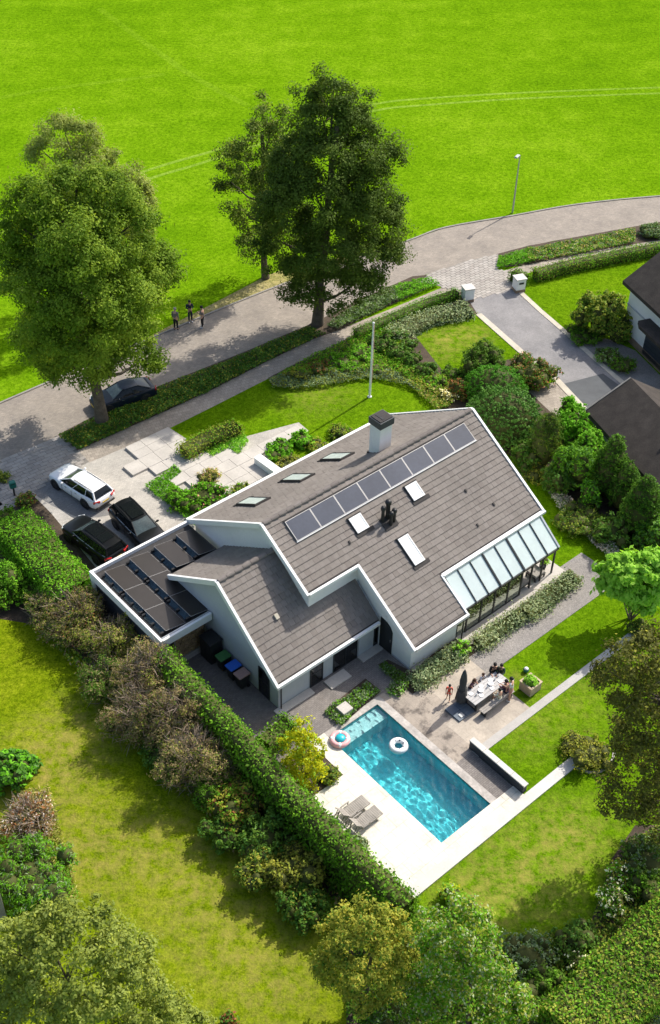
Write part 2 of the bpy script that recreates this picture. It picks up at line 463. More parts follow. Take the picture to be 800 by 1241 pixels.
class MB:
    """collects shapes, then links them as ONE mesh object"""
    def __init__(s):
        s.v = []; s.f = []; s.m = []; s.sm = []
    def add(s, verts, faces, mi=0, smooth=False):
        b = len(s.v)
        s.v += [tuple(x) for x in verts]
        for f in faces:
            s.f.append(tuple(b + i for i in f)); s.m.append(mi); s.sm.append(smooth)
        return s
    def box(s, x0, x1, y0, y1, z0, z1, mi=0, mat=None):
        vs = [Vector((x, y, z)) for z in (z0, z1) for y in (y0, y1) for x in (x0, x1)]
        if mat is not None: vs = [mat @ p for p in vs]
        return s.add(vs, [(0, 2, 3, 1), (4, 5, 7, 6), (0, 1, 5, 4), (2, 6, 7, 3), (0, 4, 6, 2), (1, 3, 7, 5)], mi)
    def cbox(s, x0, x1, y0, y1, z0, z1, c=.02, mi=0, mat=None):
        """box with chamfered vertical and top edges"""
        def ring(i, z):
            return [(x0 + i + c, y0 + i, z), (x1 - i - c, y0 + i, z), (x1 - i, y0 + i + c, z), (x1 - i, y1 - i - c, z), (x1 - i - c, y1 - i, z), (x0 + i + c, y1 - i, z), (x0 + i, y1 - i - c, z), (x0 + i, y0 + i + c, z)]
        vs = ring(0, z0) + ring(0, z1 - c) + ring(c, z1)
        if mat is not None: vs = [mat @ Vector(p) for p in vs]
        fs = [tuple(range(7, -1, -1)), tuple(range(16, 24))]
        for k in (0, 8):
            fs += [(k + i, k + (i + 1) % 8, k + 8 + (i + 1) % 8, k + 8 + i) for i in range(8)]
        return s.add(vs, fs, mi)
    def prism(s, poly, z0, z1, mi=0, mat=None):
        """extrude a polygon of (x, y) between two heights"""
        n = len(poly)
        area = sum(poly[i][0] * poly[(i + 1) % n][1] - poly[(i + 1) % n][0] * poly[i][1] for i in range(n))
        if area < 0: poly = poly[::-1]
        vs = [Vector((p[0], p[1], z0)) for p in poly] + [Vector((p[0], p[1], z1)) for p in poly]
        if mat is not None: vs = [mat @ p for p in vs]
        return s.add(vs, [tuple(range(n - 1, -1, -1)), tuple(range(n, 2 * n))] + [(i, (i + 1) % n, n + (i + 1) % n, n + i) for i in range(n)], mi)
    def vprism(s, prof, x0, x1, mi=0):
        """extrude a (y, z) profile along x"""
        mt = Matrix(((0, 0, 1, 0), (1, 0, 0, 0), (0, 1, 0, 0), (0, 0, 0, 1)))
        return s.prism(prof, x0, x1, mi, mt)
    def tube(s, path, rad, n=8, mi=0, smooth=True, cap=True):
        path = [Vector(p) for p in path]
        if not hasattr(rad, '__len__'): rad = [rad] * len(path)
        vs = []; k = len(path)
        for i, p in enumerate(path):
            t = (path[min(i + 1, k - 1)] - path[max(i - 1, 0)]).normalized()
            a = Vector((0, 0, 1)) if abs(t.z) < .9 else Vector((1, 0, 0))
            x = t.cross(a).normalized(); y = t.cross(x)
            vs += [p + (x * math.cos(2 * PI * j / n) + y * math.sin(2 * PI * j / n)) * rad[i] for j in range(n)]
        fs = [(i * n + j, i * n + (j + 1) % n, (i + 1) * n + (j + 1) % n, (i + 1) * n + j) for i in range(k - 1) for j in range(n)]
        s.add(vs, fs, mi, smooth)
        if cap:
            s.add(vs[:n], [tuple(range(n - 1, -1, -1))], mi); s.add(vs[-n:], [tuple(range(n))], mi)
        return s
    def bar(s, p0, p1, wd, ht, mi=0, up=Vector((0, 0, 1))):
        p0, p1 = Vector(p0), Vector(p1)
        t = (p1 - p0).normalized()
        x = t.cross(Vector(up))
        x = x.normalized() if x.length > 1e-4 else Vector((1, 0, 0))
        y = x.cross(t)
        vs = [p + x * a * wd / 2 + y * b * ht / 2 for p in (p0, p1) for a, b in ((-1, -1), (1, -1), (1, 1), (-1, 1))]
        return s.add(vs, [(3, 2, 1, 0), (4, 5, 6, 7)] + [(i, (i + 1) % 4, 4 + (i + 1) % 4, 4 + i) for i in range(4)], mi)
    def lathe(s, prof, n=16, mi=0, loc=(0, 0, 0), smooth=True):
        loc = Vector(loc); vs = []
        for r, z in prof:
            vs += [loc + Vector((r * math.cos(2 * PI * j / n), r * math.sin(2 * PI * j / n), z)) for j in range(n)]
        fs = [(i * n + j, i * n + (j + 1) % n, (i + 1) * n + (j + 1) % n, (i + 1) * n + j) for i in range(len(prof) - 1) for j in range(n)]
        return s.add(vs, fs, mi, smooth)
    def ball(s, c, r, n=10, mi=0, sq=(1, 1, 1)):
        c = Vector(c); prof = [(math.sin(PI * i / n) * r, -math.cos(PI * i / n) * r) for i in range(n + 1)]
        b = MB(); b.lathe([(max(p, 1e-4), z) for p, z in prof], n + 4)
        return s.add([c + Vector((q[0] * sq[0], q[1] * sq[1], q[2] * sq[2])) for q in b.v], b.f, mi, True)
    def torus(s, c, R0, r, n=24, k=10, mi=0):
        c = Vector(c)
        vs = [c + Vector(((R0 + r * math.cos(b)) * math.cos(a), (R0 + r * math.cos(b)) * math.sin(a), r * math.sin(b)))
              for a in [2 * PI * i / n for i in range(n)] for b in [2 * PI * j / k for j in range(k)]]
        return s.add(vs, [(i * k + j, ((i + 1) % n) * k + j, ((i + 1) % n) * k + (j + 1) % k, i * k + (j + 1) % k) for i in range(n) for j in range(k)], mi, True)
    def mesh(s, name, mats):
        me = bpy.data.meshes.new(name)
        me.from_pydata(s.v, [], s.f)
        for m in (mats if isinstance(mats, (list, tuple)) else [mats]):
            me.materials.append(MATS[m])
        me.polygons.foreach_set('material_index', s.m)
        me.polygons.foreach_set('use_smooth', s.sm)
        me.update()
        return me
    def build(s, name, mats, parent=None, bevel=0.):
        o = link(name, s.mesh(name, mats), parent)
        if bevel:
            b = o.modifiers.new('bevel', 'BEVEL'); b.width = bevel; b.segments = 2; b.limit_method = 'ANGLE'
        return o

def in_poly(pts, poly):
    x, y = pts[:, 0], pts[:, 1]
    inside = np.zeros(len(pts), bool)
    n = len(poly)
    for i in range(n):
        x0, y0 = poly[i][:2]; x1, y1 = poly[(i + 1) % n][:2]
        c = ((y0 > y) != (y1 > y))
        with np.errstate(divide='ignore', invalid='ignore'):
            xi = (x1 - x0) * (y - y0) / (y1 - y0 + 1e-12) + x0
        inside ^= c & (x < xi)
    return inside

def sheet(name, pts, z, mat, kind='structure', thick=None):
    """flat ground sheet from world points"""
    pts = [(p[0], p[1]) for p in pts]
    mb = MB()
    n = len(pts)
    area = sum(pts[i][0] * pts[(i + 1) % n][1] - pts[(i + 1) % n][0] * pts[i][1] for i in range(n))
    if area < 0: pts = pts[::-1]
    if thick:
        mb.prism(pts, z - thick, z)
    else:
        mb.add([(x, y, z) for x, y in pts], [tuple(range(n))])
    o = mb.build(name, mat)
    return tag(o, kind=kind)

def px_sheet(name, poly, z, mat, thick=None):
    return sheet(name, [gp(x, y) for x, y in poly], z, mat, thick=thick)

def uv_sheet(name, u0, u1, v0, v1, z, mat, thick=None):
    return sheet(name, [U(u0, v0), U(u1, v0), U(u1, v1), U(u0, v1)], z, mat, thick=thick)

# ---------------------------------------------------------------- foliage helpers
def leaf_mesh(name, P, Nn, size, aspect, rv, mats, mi=None, core=None, tang=None):
    n = len(P)
    Nn = Nn / (np.linalg.norm(Nn, axis=1, keepdims=True) + 1e-9)
    r = rng.normal(size=(n, 3)) if tang is None else tang
    t1 = np.cross(Nn, r); t1 /= (np.linalg.norm(t1, axis=1, keepdims=True) + 1e-9)
    if tang is not None:
        t1 = tang / (np.linalg.norm(tang, axis=1, keepdims=True) + 1e-9)
    t2 = np.cross(Nn, t1)
    s = np.asarray(size).reshape(-1, 1) * .5
    a = np.asarray(aspect).reshape(-1, 1) if hasattr(aspect, '__len__') else aspect
    V = np.empty((n, 4, 3))
    V[:, 0] = P - t1 * s
    V[:, 1] = P - t2 * s * a + Nn * s * .12
    V[:, 2] = P + t1 * s
    V[:, 3] = P + t2 * s * a + Nn * s * .12
    V = V.reshape(-1, 3)
    F = np.arange(4 * n).reshape(n, 4)
    mi = np.zeros(n, np.int32) if mi is None else mi
    rv = np.clip(rv, 0, 1)
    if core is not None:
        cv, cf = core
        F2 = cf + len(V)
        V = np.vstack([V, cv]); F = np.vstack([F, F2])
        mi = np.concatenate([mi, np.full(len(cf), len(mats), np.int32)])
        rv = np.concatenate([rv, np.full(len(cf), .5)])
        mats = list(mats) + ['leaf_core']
    me = bpy.data.meshes.new(name)
    nf = len(F)
    me.vertices.add(len(V)); me.vertices.foreach_set('co', V.astype(np.float32).ravel())
    me.loops.add(4 * nf); me.loops.foreach_set('vertex_index', F.astype(np.int32).ravel())
    me.polygons.add(nf); me.polygons.foreach_set('loop_start', np.arange(0, 4 * nf, 4, dtype=np.int32))
    try: me.polygons.foreach_set('loop_total', np.full(nf, 4, np.int32))
    except Exception: pass
    me.polygons.foreach_set('material_index', mi.astype(np.int32))
    for m in mats: me.materials.append(MATS[m])
    at = me.attributes.new('rnd', 'FLOAT', 'FACE'); at.data.foreach_set('value', rv.astype(np.float32))
    me.update(calc_edges=True)
    return me

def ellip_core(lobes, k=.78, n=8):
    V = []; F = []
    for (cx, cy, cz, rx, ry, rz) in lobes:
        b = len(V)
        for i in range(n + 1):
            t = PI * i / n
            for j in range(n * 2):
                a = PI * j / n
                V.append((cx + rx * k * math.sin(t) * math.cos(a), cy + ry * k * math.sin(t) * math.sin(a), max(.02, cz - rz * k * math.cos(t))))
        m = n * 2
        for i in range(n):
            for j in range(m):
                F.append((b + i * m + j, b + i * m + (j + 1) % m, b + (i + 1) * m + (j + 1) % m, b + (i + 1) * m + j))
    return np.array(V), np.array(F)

def crown_pts(lobes, per_m2=2.2, per_clump=26, cr=.55, shell=(.72, 1.06), zmin=.05, under=.35):
    """leaf clumps spread over and inside a set of ellipsoids -> centres, outward normals, tone"""
    P = []; Nn = []; T = []
    L = np.array(lobes)
    for k, (cx, cy, cz, rx, ry, rz) in enumerate(L):
        area = 4 * PI * (((rx * ry) ** 1.6 + (rx * rz) ** 1.6 + (ry * rz) ** 1.6) / 3) ** (1 / 1.6)
        n = max(6, int(area * per_m2))
        d = rng.normal(size=(n, 3)); d /= np.linalg.norm(d, axis=1, keepdims=True)
        d = d[(d[:, 2] > -.25) | (rng.random(n) < under)]
        n = len(d)
        sh_ = rng.uniform(shell[0], shell[1], (n, 1)) * (1 + .06 * rng.normal(size=(n, 1)))
        c = np.array([cx, cy, cz]) + d * np.array([rx, ry, rz]) * sh_
        q = np.ones(n, bool)
        for j, l2 in enumerate(L):
            if j != k:
                q &= (((c - l2[:3]) / l2[3:]) ** 2).sum(1) > .45
        c, d = c[q], d[q]; n = len(c)
        if n == 0: continue
        rad = cr * rng.uniform(.6, 1.25, (n, 1, 1))
        off = rng.normal(size=(n, per_clump, 3)); off /= np.linalg.norm(off, axis=2, keepdims=True)
        off = off * rng.random((n, per_clump, 1)) ** .45 * rad * np.array([1.0, 1.0, .75]) * (1 + .18 * rng.normal(size=(n, per_clump, 1)))
        p = c[:, None, :] + off
        nn = d[:, None, :] * .3 + off / (np.linalg.norm(off, axis=2, keepdims=True) + 1e-6) * .55 + rng.normal(size=(n, per_clump, 3)) * .42 + np.array([0, 0, .5])
        t = np.repeat(np.clip(rng.normal(.5, .2, (n, 1)), 0, 1), per_clump, 1) * .6 + rng.random((n, per_clump)) * .4
        P.append(p.reshape(-1, 3)); Nn.append(nn.reshape(-1, 3)); T.append(t.ravel())
    P, Nn, T = np.vstack(P), np.vstack(Nn), np.concatenate(T)
    q = P[:, 2] > zmin
    return P[q], Nn[q], T[q]

def crown(name, lobes, mats, parent, per_m2=2.2, per_clump=26, cr=.55, leaf=.22, aspect=.55, shell=(.72, 1.06), core=0, share=None, under=.35):
    P, Nn, T = crown_pts(lobes, per_m2, per_clump, cr, shell, under=under)
    n = len(P)
    mi = np.zeros(n, np.int32)
    if share:
        mi = rng.choice(len(mats), n, p=share).astype(np.int32)
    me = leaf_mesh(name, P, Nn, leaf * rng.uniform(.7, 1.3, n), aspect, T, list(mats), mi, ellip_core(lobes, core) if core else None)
    return link(name, me, parent)

def px_lobes(spec, y0):
    """lobes given where the photograph shows them, each at its own distance y0 + dy, with real depth"""
    out = []
    for (px, py, rx, rz, dy) in spec:
        p = at_y(px, py, y0 + dy); k = ppm(p)
        out.append((p.x, p.y, p.z, rx / k, (rx + rz) / 2 / k * .95, rz / k * 1.08))
    return out

def bush(name, label, cat, px, py, rpx, h, mats, leaf=.13, squash=1., per_m2=9, per_clump=14, cr=.2, group=None, core=.74, share=None, lobes=None, aspect=.55, shell=(.8, 1.12), ry=None, dome=True, smooth=False):
    """shrub on the ground; px, py is the middle of it in the photograph"""
    c = gp(px, py, h * .5); k = ppm(c)
    rx = rpx / k; ryy = (ry / k if ry else rx * squash)
    base = Vector((c.x, c.y, 0))
    if lobes is None:
        lobes = [(0, 0, h * .36, rx, ryy, h * .64)]
        if smooth == 'dome':
            lobes = [(0, 0, h * .40, rx, ryy, h * .60)]; shell = (.97, 1.03)
        if not smooth:
            lobes = [(0, 0, h * .30, rx * .78, ryy * .78, h * .52)]
            for q in range(9):
                a = q * 2 * PI / 9 + rnd.uniform(-.3, .3); f = rnd.uniform(.35, .88); s_ = rnd.uniform(.22, .42)
                hz = h * rnd.uniform(.22, .72) * (1.15 - .45 * f)
                lobes.append((rx * f * math.cos(a), ryy * f * math.sin(a), hz, rx * s_ * 1.1, ryy * s_ * 1.1, h * rnd.uniform(.22, .36)))
        for q in range(6 if smooth is True else 0):
            a = q * PI / 3 + rnd.random()
            f = rnd.uniform(.35, .6)
            hz = h * rnd.uniform(.42, .62)
            lobes.append((rx * f * math.cos(a), ryy * f * math.sin(a), hz, rx * rnd.uniform(.38, .55), ryy * rnd.uniform(.38, .55), h * rnd.uniform(.32, .45)))
        if not dome: lobes = lobes[1:]
    P, Nn, T = crown_pts(lobes, per_m2, per_clump, cr, shell, under=.15)
    n = len(P); mi = rng.choice(len(mats), n, p=share).astype(np.int32) if share else np.zeros(n, np.int32)
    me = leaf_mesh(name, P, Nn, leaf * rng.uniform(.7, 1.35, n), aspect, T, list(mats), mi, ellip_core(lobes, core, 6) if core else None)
    o = link(name, me)
    o.location = base
    return tag(o, label, cat, group)

def hedge(name, label, pts, h, wd, mats, leaf=.13, dens=95, cat='hedge', jitter=.07, share=None, group=None, z0=0.0):
    """clipped hedge along world points (its centre line)"""
    pts = [Vector((p[0], p[1], 0)) for p in pts]
    org = pts[0].copy()
    pts = [p - org for p in pts]
    P = []; Nn = []; CV = []; CF = []
    m = len(pts)
    nor = []
    for i in range(m):
        t = (pts[min(i + 1, m - 1)] - pts[max(i - 1, 0)]).normalized()
        nor.append(Vector((-t.y, t.x, 0)))
    for i in range(m - 1):
        a, b = pts[i], pts[i + 1]; ln = (b - a).length
        na, nb = nor[i], nor[i + 1]
        for (side, wdt) in ((0, wd), (1, h), (-1, h)):
            n = int(ln * wdt * dens)
            t = rng.random(n); s = rng.random(n)
            A = np.array(a)[None] * (1 - t[:, None]) + np.array(b)[None] * t[:, None]
            NN = np.array(na)[None] * (1 - t[:, None]) + np.array(nb)[None] * t[:, None]
            if side == 0:
                p = A + NN * ((s - .5) * wd)[:, None]; p[:, 2] += h
                nn = np.tile([0, 0, 1.], (n, 1))
                p[:, 2] -= .12 * np.abs(2 * s - 1) ** 4 * h * .8
            else:
                p = A + NN * (side * wd / 2); p[:, 2] += s * h * .97
                nn = NN * side + np.array([0, 0, .3])
            P.append(p); Nn.append(nn)
    for e, sg in ((0, -1), (m - 1, 1)):
        n = int(wd * h * dens)
        t = (pts[1] - pts[0]) if e == 0 else (pts[-1] - pts[-2])
        t = t.normalized() * sg
        s = rng.random(n); q = rng.random(n)
        p = np.array(pts[e])[None] + np.array(nor[e])[None] * ((s - .5) * wd)[:, None]; p[:, 2] += q * h * .97
        P.append(p); Nn.append(np.tile(np.array(t), (n, 1)))
    P = np.vstack(P); Nn = np.vstack(Nn)
    n = len(P)
    # slow swelling of the clipped faces plus leaf jitter
    fx = P[:, 0] * 1.7; fy = P[:, 1] * 1.9; fz = P[:, 2] * 2.3
    sw = (np.sin(fx + 1.3 * np.sin(fy)) + np.sin(fy * 1.4 + fz) + np.sin(fz * 1.6 + fx * .7)) / 3
    P = P + Nn * (sw * jitter * .9 + rng.normal(size=n) * jitter)[:, None]
    P[:, 2] = np.maximum(P[:, 2], .03)
    T = np.clip(.5 + .22 * sw + rng.normal(size=n) * .2, 0, 1)
    Nr = Nn * .7 + rng.normal(size=(n, 3)) * .55 + np.array([0, 0, .25])
    k = .14
    for i in range(m):
        a = pts[i]; q = nor[i] * (wd / 2 - k)
        tt = Vector((0, 0, 0))
        if i == 0: tt = (pts[1] - pts[0]).normalized() * k
        if i == m - 1: tt = (pts[-2] - pts[-1]).normalized() * k
        for s_, z in ((-1, 0.02), (1, 0.02), (1, h - k), (-1, h - k)):
            p = a + tt + q * s_; CV.append((p.x, p.y, z))
    for i in range(m - 1):
        b = i * 4
        for j in range(4):
            CF.append((b + j, b + (j + 1) % 4, b + 4 + (j + 1) % 4, b + 4 + j))
    CF.append((0, 1, 2, 3)); b = (m - 1) * 4; CF.append((b + 3, b + 2, b + 1, b))
    mi = rng.choice(len(mats), n, p=share).astype(np.int32) if share else np.zeros(n, np.int32)
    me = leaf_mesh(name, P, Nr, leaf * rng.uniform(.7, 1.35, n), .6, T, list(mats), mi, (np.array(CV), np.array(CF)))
    o = link(name, me)
    o.location = org
    return tag(o, label, cat, group)

def cover(name, poly, h, mats, dens=60, leaf=.12, share=None, label=None, lump=.5, kind='stuff', world=False, aspect=.5, z0=.0):
    """low planting over a bed"""
    pts = poly if world else [gp(x, y, h * .5) for x, y in poly]
    xs = [p[0] for p in pts]; ys = [p[1] for p in pts]
    n = int((max(xs) - min(xs)) * (max(ys) - min(ys)) * dens * 3.6)
    q = np.column_stack([rng.uniform(min(xs), max(xs), n), rng.uniform(min(ys), max(ys), n)])
    q = q[in_poly(q, pts)]
    n = len(q)
    f = (np.sin(q[:, 0] * 3.1 + 2 * np.sin(q[:, 1] * 2.3)) + np.sin(q[:, 1] * 3.7 + 1.5 * np.sin(q[:, 0] * 1.9)) + .7 * np.sin(q[:, 0] * 7.3) * np.sin(q[:, 1] * 6.7)) / 2.7
    hh = h * (1 - lump * .5 + lump * .5 * f)
    z = z0 + hh * (1 - .55 * rng.random(n) ** 2)
    P = np.column_stack([q, z])
    Nn = rng.normal(size=(n, 3)) * .6 + np.array([0, 0, .8])
    T = np.clip(.5 + .2 * f + .22 * rng.normal(size=n), 0, 1)
    mi = rng.choice(len(mats), n, p=share).astype(np.int32) if share else np.zeros(n, np.int32)
    o = link(name, leaf_mesh(name, P, Nn, leaf * 1.2 * rng.uniform(.7, 1.35, n), aspect, T, list(mats), mi))
    return tag(o, label, None, None, kind)

def trunk(parent, base_r, path, limbs=(), mat='bark', name='trunk'):
    mb = MB()
    k = len(path)
    mb.tube([path[0] + (path[1] - path[0]) * .0] + list(path[1:]), [base_r * (1.25 if i == 0 else 1 - .62 * i / (k - 1)) for i in range(k)], 12)
    for (i, tip, r) in limbs:
        a = Vector(path[i]); b = Vector(tip)
        md = a.lerp(b, .45) + Vector((0, 0, -.08 * (b - a).length)) + Vector((rnd.uniform(-.2, .2), rnd.uniform(-.2, .2), 0))
        mb.tube([a, md, b], [r, r * .65, r * .18], 6)
        for q in range(3):
            s = md.lerp(b, rnd.uniform(.1, .7)); d = Vector((rnd.uniform(-1, 1), rnd.uniform(-1, 1), rnd.uniform(0, .8))) * (b - a).length * .3
            mb.tube([s, s + d * .6, s + d], [r * .35, r * .22, r * .06], 5)
    return mb.build(name, mat, parent)

# ================================================================ GROUND
PU0, PU1, PV0, PV1 = .92, 4.37, -11.33, -3.06          # the pool
def ground():
    mb = MB(); Rr = 700.0
    hole = [U(PU0, PV0), U(PU1, PV0), U(PU1, PV1), U(PU0, PV1)]
    far = [U(-Rr, -Rr), U(Rr, -Rr), U(Rr, Rr), U(-Rr, Rr)]
    for i in range(4):
        j = (i + 1) % 4
        mb.add([far[i], far[j], hole[j], hole[i]], [(0, 1, 2, 3)])
    tag(mb.build('field', 'field_grass'), kind='structure')
ground()

def hole_sheet(name, poly, z, mat):
    """sheet with the pool cut out: split along the pool's four sides"""
    pts = [uv_of(gp(x, y)) for x, y in poly]
    bm = bmesh.new()
    bm.faces.new([bm.verts.new((u, v, 0)) for u, v in pts])
    for co, no in (((PU0, 0, 0), (1, 0, 0)), ((PU1, 0, 0), (1, 0, 0)), ((0, PV0, 0), (0, 1, 0)), ((0, PV1, 0), (0, 1, 0))):
        bmesh.ops.bisect_plane(bm, geom=bm.verts[:] + bm.edges[:] + bm.faces[:], plane_co=co, plane_no=no)
    for f in list(bm.faces):
        c = f.calc_center_median()
        if PU0 < c.x < PU1 and PV0 < c.y < PV1: bm.faces.remove(f)
    for vv in bm.verts:
        p = U(vv.co.x, vv.co.y, z); vv.co = p
    bmesh.ops.recalc_face_normals(bm, faces=bm.faces)
    for f in bm.faces:
        if f.normal.z < 0: f.normal_flip()
    me = bpy.data.meshes.new(name); bm.to_mesh(me); bm.free(); me.materials.append(MATS[mat])
    return tag(link(name, me), kind='structure')

ROAD_FAR = [(-260, 590), (-60, 516), (0, 489), (60, 463), (120, 437), (200, 403), (262, 377), (345, 344), (430, 315), (500, 290), (540, 276), (620, 262), (700, 248), (800, 238), (960, 228)]
ROAD_NEAR = [(960, 256), (800, 272), (740, 281), (670, 292), (600, 309), (560, 319), (500, 338), (440, 364), (385, 392), (300, 428), (190, 472), (130, 499), (71, 530), (0, 559), (-60, 585), (-260, 670)]
px_sheet('road', ROAD_FAR + ROAD_NEAR, .012, 'road_brick')
px_sheet('verge', [(p[0] + 0, p[1] + 3) for p in ROAD_FAR[4:10]] + [(430, 309), (345, 325), (318, 337), (262, 366), (200, 398)][::1], .008, 'dry_verge')

def strip(name, path, wd, z0, z1, mat, kind='structure'):
    pts = [Vector((p[0], p[1], 0)) for p in path]; mb = MB(); prev = None
    for i, p in enumerate(pts):
        t = (pts[min(i + 1, len(pts) - 1)] - pts[max(i - 1, 0)]).normalized(); n = Vector((-t.y, t.x, 0)) * wd / 2
        ring = [p - n + Vector((0, 0, z0)), p + n + Vector((0, 0, z0)), p + n + Vector((0, 0, z1)), p - n + Vector((0, 0, z1))]
        b = len(mb.v); mb.v += [tuple(x) for x in ring]
        if i: 
            for j in range(4):
                mb.f.append((b - 4 + j, b - 4 + (j + 1) % 4, b + (j + 1) % 4, b + j)); mb.m.append(0); mb.sm.append(False)
    mb.f += [(0, 1, 2, 3), (len(mb.v) - 1, len(mb.v) - 2, len(mb.v) - 3, len(mb.v) - 4)]; mb.m += [0, 0]; mb.sm += [False, False]
    return tag(mb.build(name, mat), kind=kind)

def smooth(path, k=4):
    out = []
    P = [Vector(p) for p in path]
    for i in range(len(P) - 1):
        a, b, c, d = P[max(i - 1, 0)], P[i], P[i + 1], P[min(i + 2, len(P) - 1)]
        for q in range(k):
            t = q / k
            out.append(.5 * ((2 * b) + (c - a) * t + (2 * a - 5 * b + 4 * c - d) * t * t + (3 * b - a - 3 * c + d) * t ** 3))
    out.append(P[-1]); return out

strip('kerb', smooth([gp(x, y) for x, y in ROAD_FAR]), .15, 0, .08, 'kerb_stone')
# two pale tracks worn across the field
for off in (0, 1):
    pth = [(-60, 292), (60, 246), (183, 205), (230, 191), (268, 180), (340, 156), (450, 127), (520, 119), (640, 112), (800, 106), (900, 103)]
    pth2 = [(-60, 306), (60, 259), (183, 216), (230, 202), (268, 190), (340, 167), (450, 135), (520, 127), (640, 119), (800, 113), (900, 110)]
    strip('field_track', smooth([gp(x, y) for x, y in (pth2 if off else pth)]), .42, 0, .005, 'track_grass')

strip('field_track', smooth([gp(x, y) for x, y in [(120, 10), (190, 62), (240, 96), (300, 128)]]), .9, 0, .004, 'track_faint')
strip('field_track', smooth([gp(x, y) for x, y in [(-20, 122), (60, 108), (140, 98), (200, 90)]]), .8, 0, .0045, 'track_faint')
# lawns and beds
px_sheet('meadow', [(-200, 700), (30, 720), (120, 760), (200, 860), (330, 1010), (450, 1150), (480, 1400), (-200, 1400)], .004, 'meadow_lawn')
px_sheet('front_lawn', [(205, 522), (260, 489), (325, 458), (461, 440), (535, 490), (540, 530), (330, 600), (215, 560)], .006, 'lawn')
hole_sheet('garden_lawn', [(480, 1085), (380, 960), (390, 880), (560, 900), (600, 790), (690, 640), (640, 570), (760, 640), (900, 800), (900, 1400), (430, 1400), (440, 1150)], .006, 'lawn')
px_sheet('neighbour_lawn', [(497, 399), (579, 383), (648, 446), (600, 458), (540, 454)], .010, 'lawn')
px_sheet('neighbour_lawn', [(625, 345), (800, 303), (900, 290), (900, 420), (780, 370), (745, 400), (690, 407)], .010, 'lawn')
px_sheet('planting_bed', [(325, 458), (360, 440), (430, 406), (562, 352), (580, 380), (497, 399), (540, 454), (640, 430), (664, 470), (700, 540), (800, 690), (820, 740), (740, 668), (660, 588), (630, 560), (532, 498), (517, 481), (491, 464), (461, 457), (435, 457), (397, 465), (355, 469), (330, 467)], .014, 'soil')
px_sheet('planting_bed', [(-60, 620), (40, 600), (62, 622), (118, 690), (190, 780), (300, 895), (400, 990), (500, 1092), (470, 1130), (390, 1080), (270, 980), (130, 830), (60, 760), (-60, 740)], .014, 'soil')
px_sheet('planting_bed', [(770, 1000), (742, 1040), (730, 1080), (715, 1120), (640, 1170), (560, 1130), (500, 1100), (420, 1130), (420, 1400), (900, 1400), (900, 1000)], .014, 'soil')
# verge strip between the road and the footpath, both sides of the big tree
px_sheet('verge_bed', [(70, 527), (130, 496), (190, 469), (300, 425), (385, 389), (440, 361), (500, 335), (520, 333), (535, 342), (500, 358), (440, 385), (415, 399), (380, 411), (320, 440), (260, 471), (208, 495), (94, 546)], .016, 'soil')
px_sheet('verge_bed', [(600, 325), (602, 308), (640, 298), (700, 287), (800, 269), (900, 259), (900, 276), (800, 291), (720, 304), (640, 321)], .016, 'soil')
# footpath, driveways
px_sheet('footpath', [(94, 545), (208, 494), (260, 470), (320, 439), (380, 410), (415, 398), (470, 376), (530, 351), (568, 338), (575, 350), (500, 380), (430, 410), (395, 426), (360, 441), (325, 459), (260, 492), (208, 518), (150, 543), (108, 561)], .012, 'footpath_paving')
px_sheet('driveway', [(30, 604), (108, 559), (203, 517), (226, 532), (220, 550), (362, 512), (374, 522), (318, 566), (348, 566), (240, 650), (262, 775), (200, 840), (105, 760), (55, 640)], .010, 'drive_paving')
arc = [gp(x, y) for x, y in [(40, 598), (62, 583), (95, 605), (140, 612), (138, 622), (118, 627), (95, 627), (75, 618), (62, 612)]]
sheet('paving_arc', smooth(arc + [arc[0]], 3)[:-1], .016, 'arc_paving')
APRON = [(-60, 586), (0, 559), (71, 530), (94, 545), (108, 560), (62, 584), (40, 600), (0, 624), (-60, 655)]
apron_base = px_sheet('driveway_apron', APRON, .014, 'paver_joint')
def pavers(parent, poly, du, dv, ang_ax, z, limit):
    ap = [gp(x, y) for x, y in poly]; ax = Vector(ang_ax).normalized(); ay = Vector((-ax.y, ax.x, 0))
    us = [p.dot(ax) for p in ap]; vs = [p.dot(ay) for p in ap]
    me = MB().cbox(-du / 2 + .008, du / 2 - .008, -dv / 2 + .008, dv / 2 - .008, 0, .035, .01).mesh('paver', 'paver')
    cells = []
    row = 0; v = min(vs)
    while v < max(vs):
        u = min(us) + (du / 2 if row % 2 else 0)
        while u < max(us):
            c = ax * u + ay * v; cells.append(c); u += du
        v += dv; row += 1
    q = in_poly(np.array([[c.x, c.y] for c in cells]), [(p.x, p.y) for p in ap])
    cells = [c for c, k in zip(cells, q) if k]
    cells.sort(key=lambda c: (c - EYE).length)
    seen = [c for c in cells if -2 < 400 + FPX * (c - EYE).dot(RT) / (c - EYE).dot(FW) < 802][:limit]
    for c in seen:
        o = link('paver', me, parent)
        o.location = (c.x, c.y, z + rnd.uniform(0, .006))
        o.rotation_euler = (rnd.uniform(-.006, .006), rnd.uniform(-.006, .006), math.atan2(ax.y, ax.x))
pavers(apron_base, APRON, .62, .32, gp(71, 530) - gp(0, 559), .0, 300)
CROSS = [(508, 341), (520, 333), (563, 317), (604, 308), (602, 326), (619, 331), (622, 351), (572, 364), (558, 352), (545, 350)]
px_sheet('footpath', [(612, 328), (640, 320), (700, 305), (800, 291), (900, 277), (900, 286), (800, 299), (700, 314), (640, 331), (618, 338)], .013, 'footpath_paving')
cross = px_sheet('driveway_crossing', CROSS, .018, 'paver_joint')
pavers(cross, CROSS, .52, .30, gp(563, 319) - gp(514, 339), .006, 300)
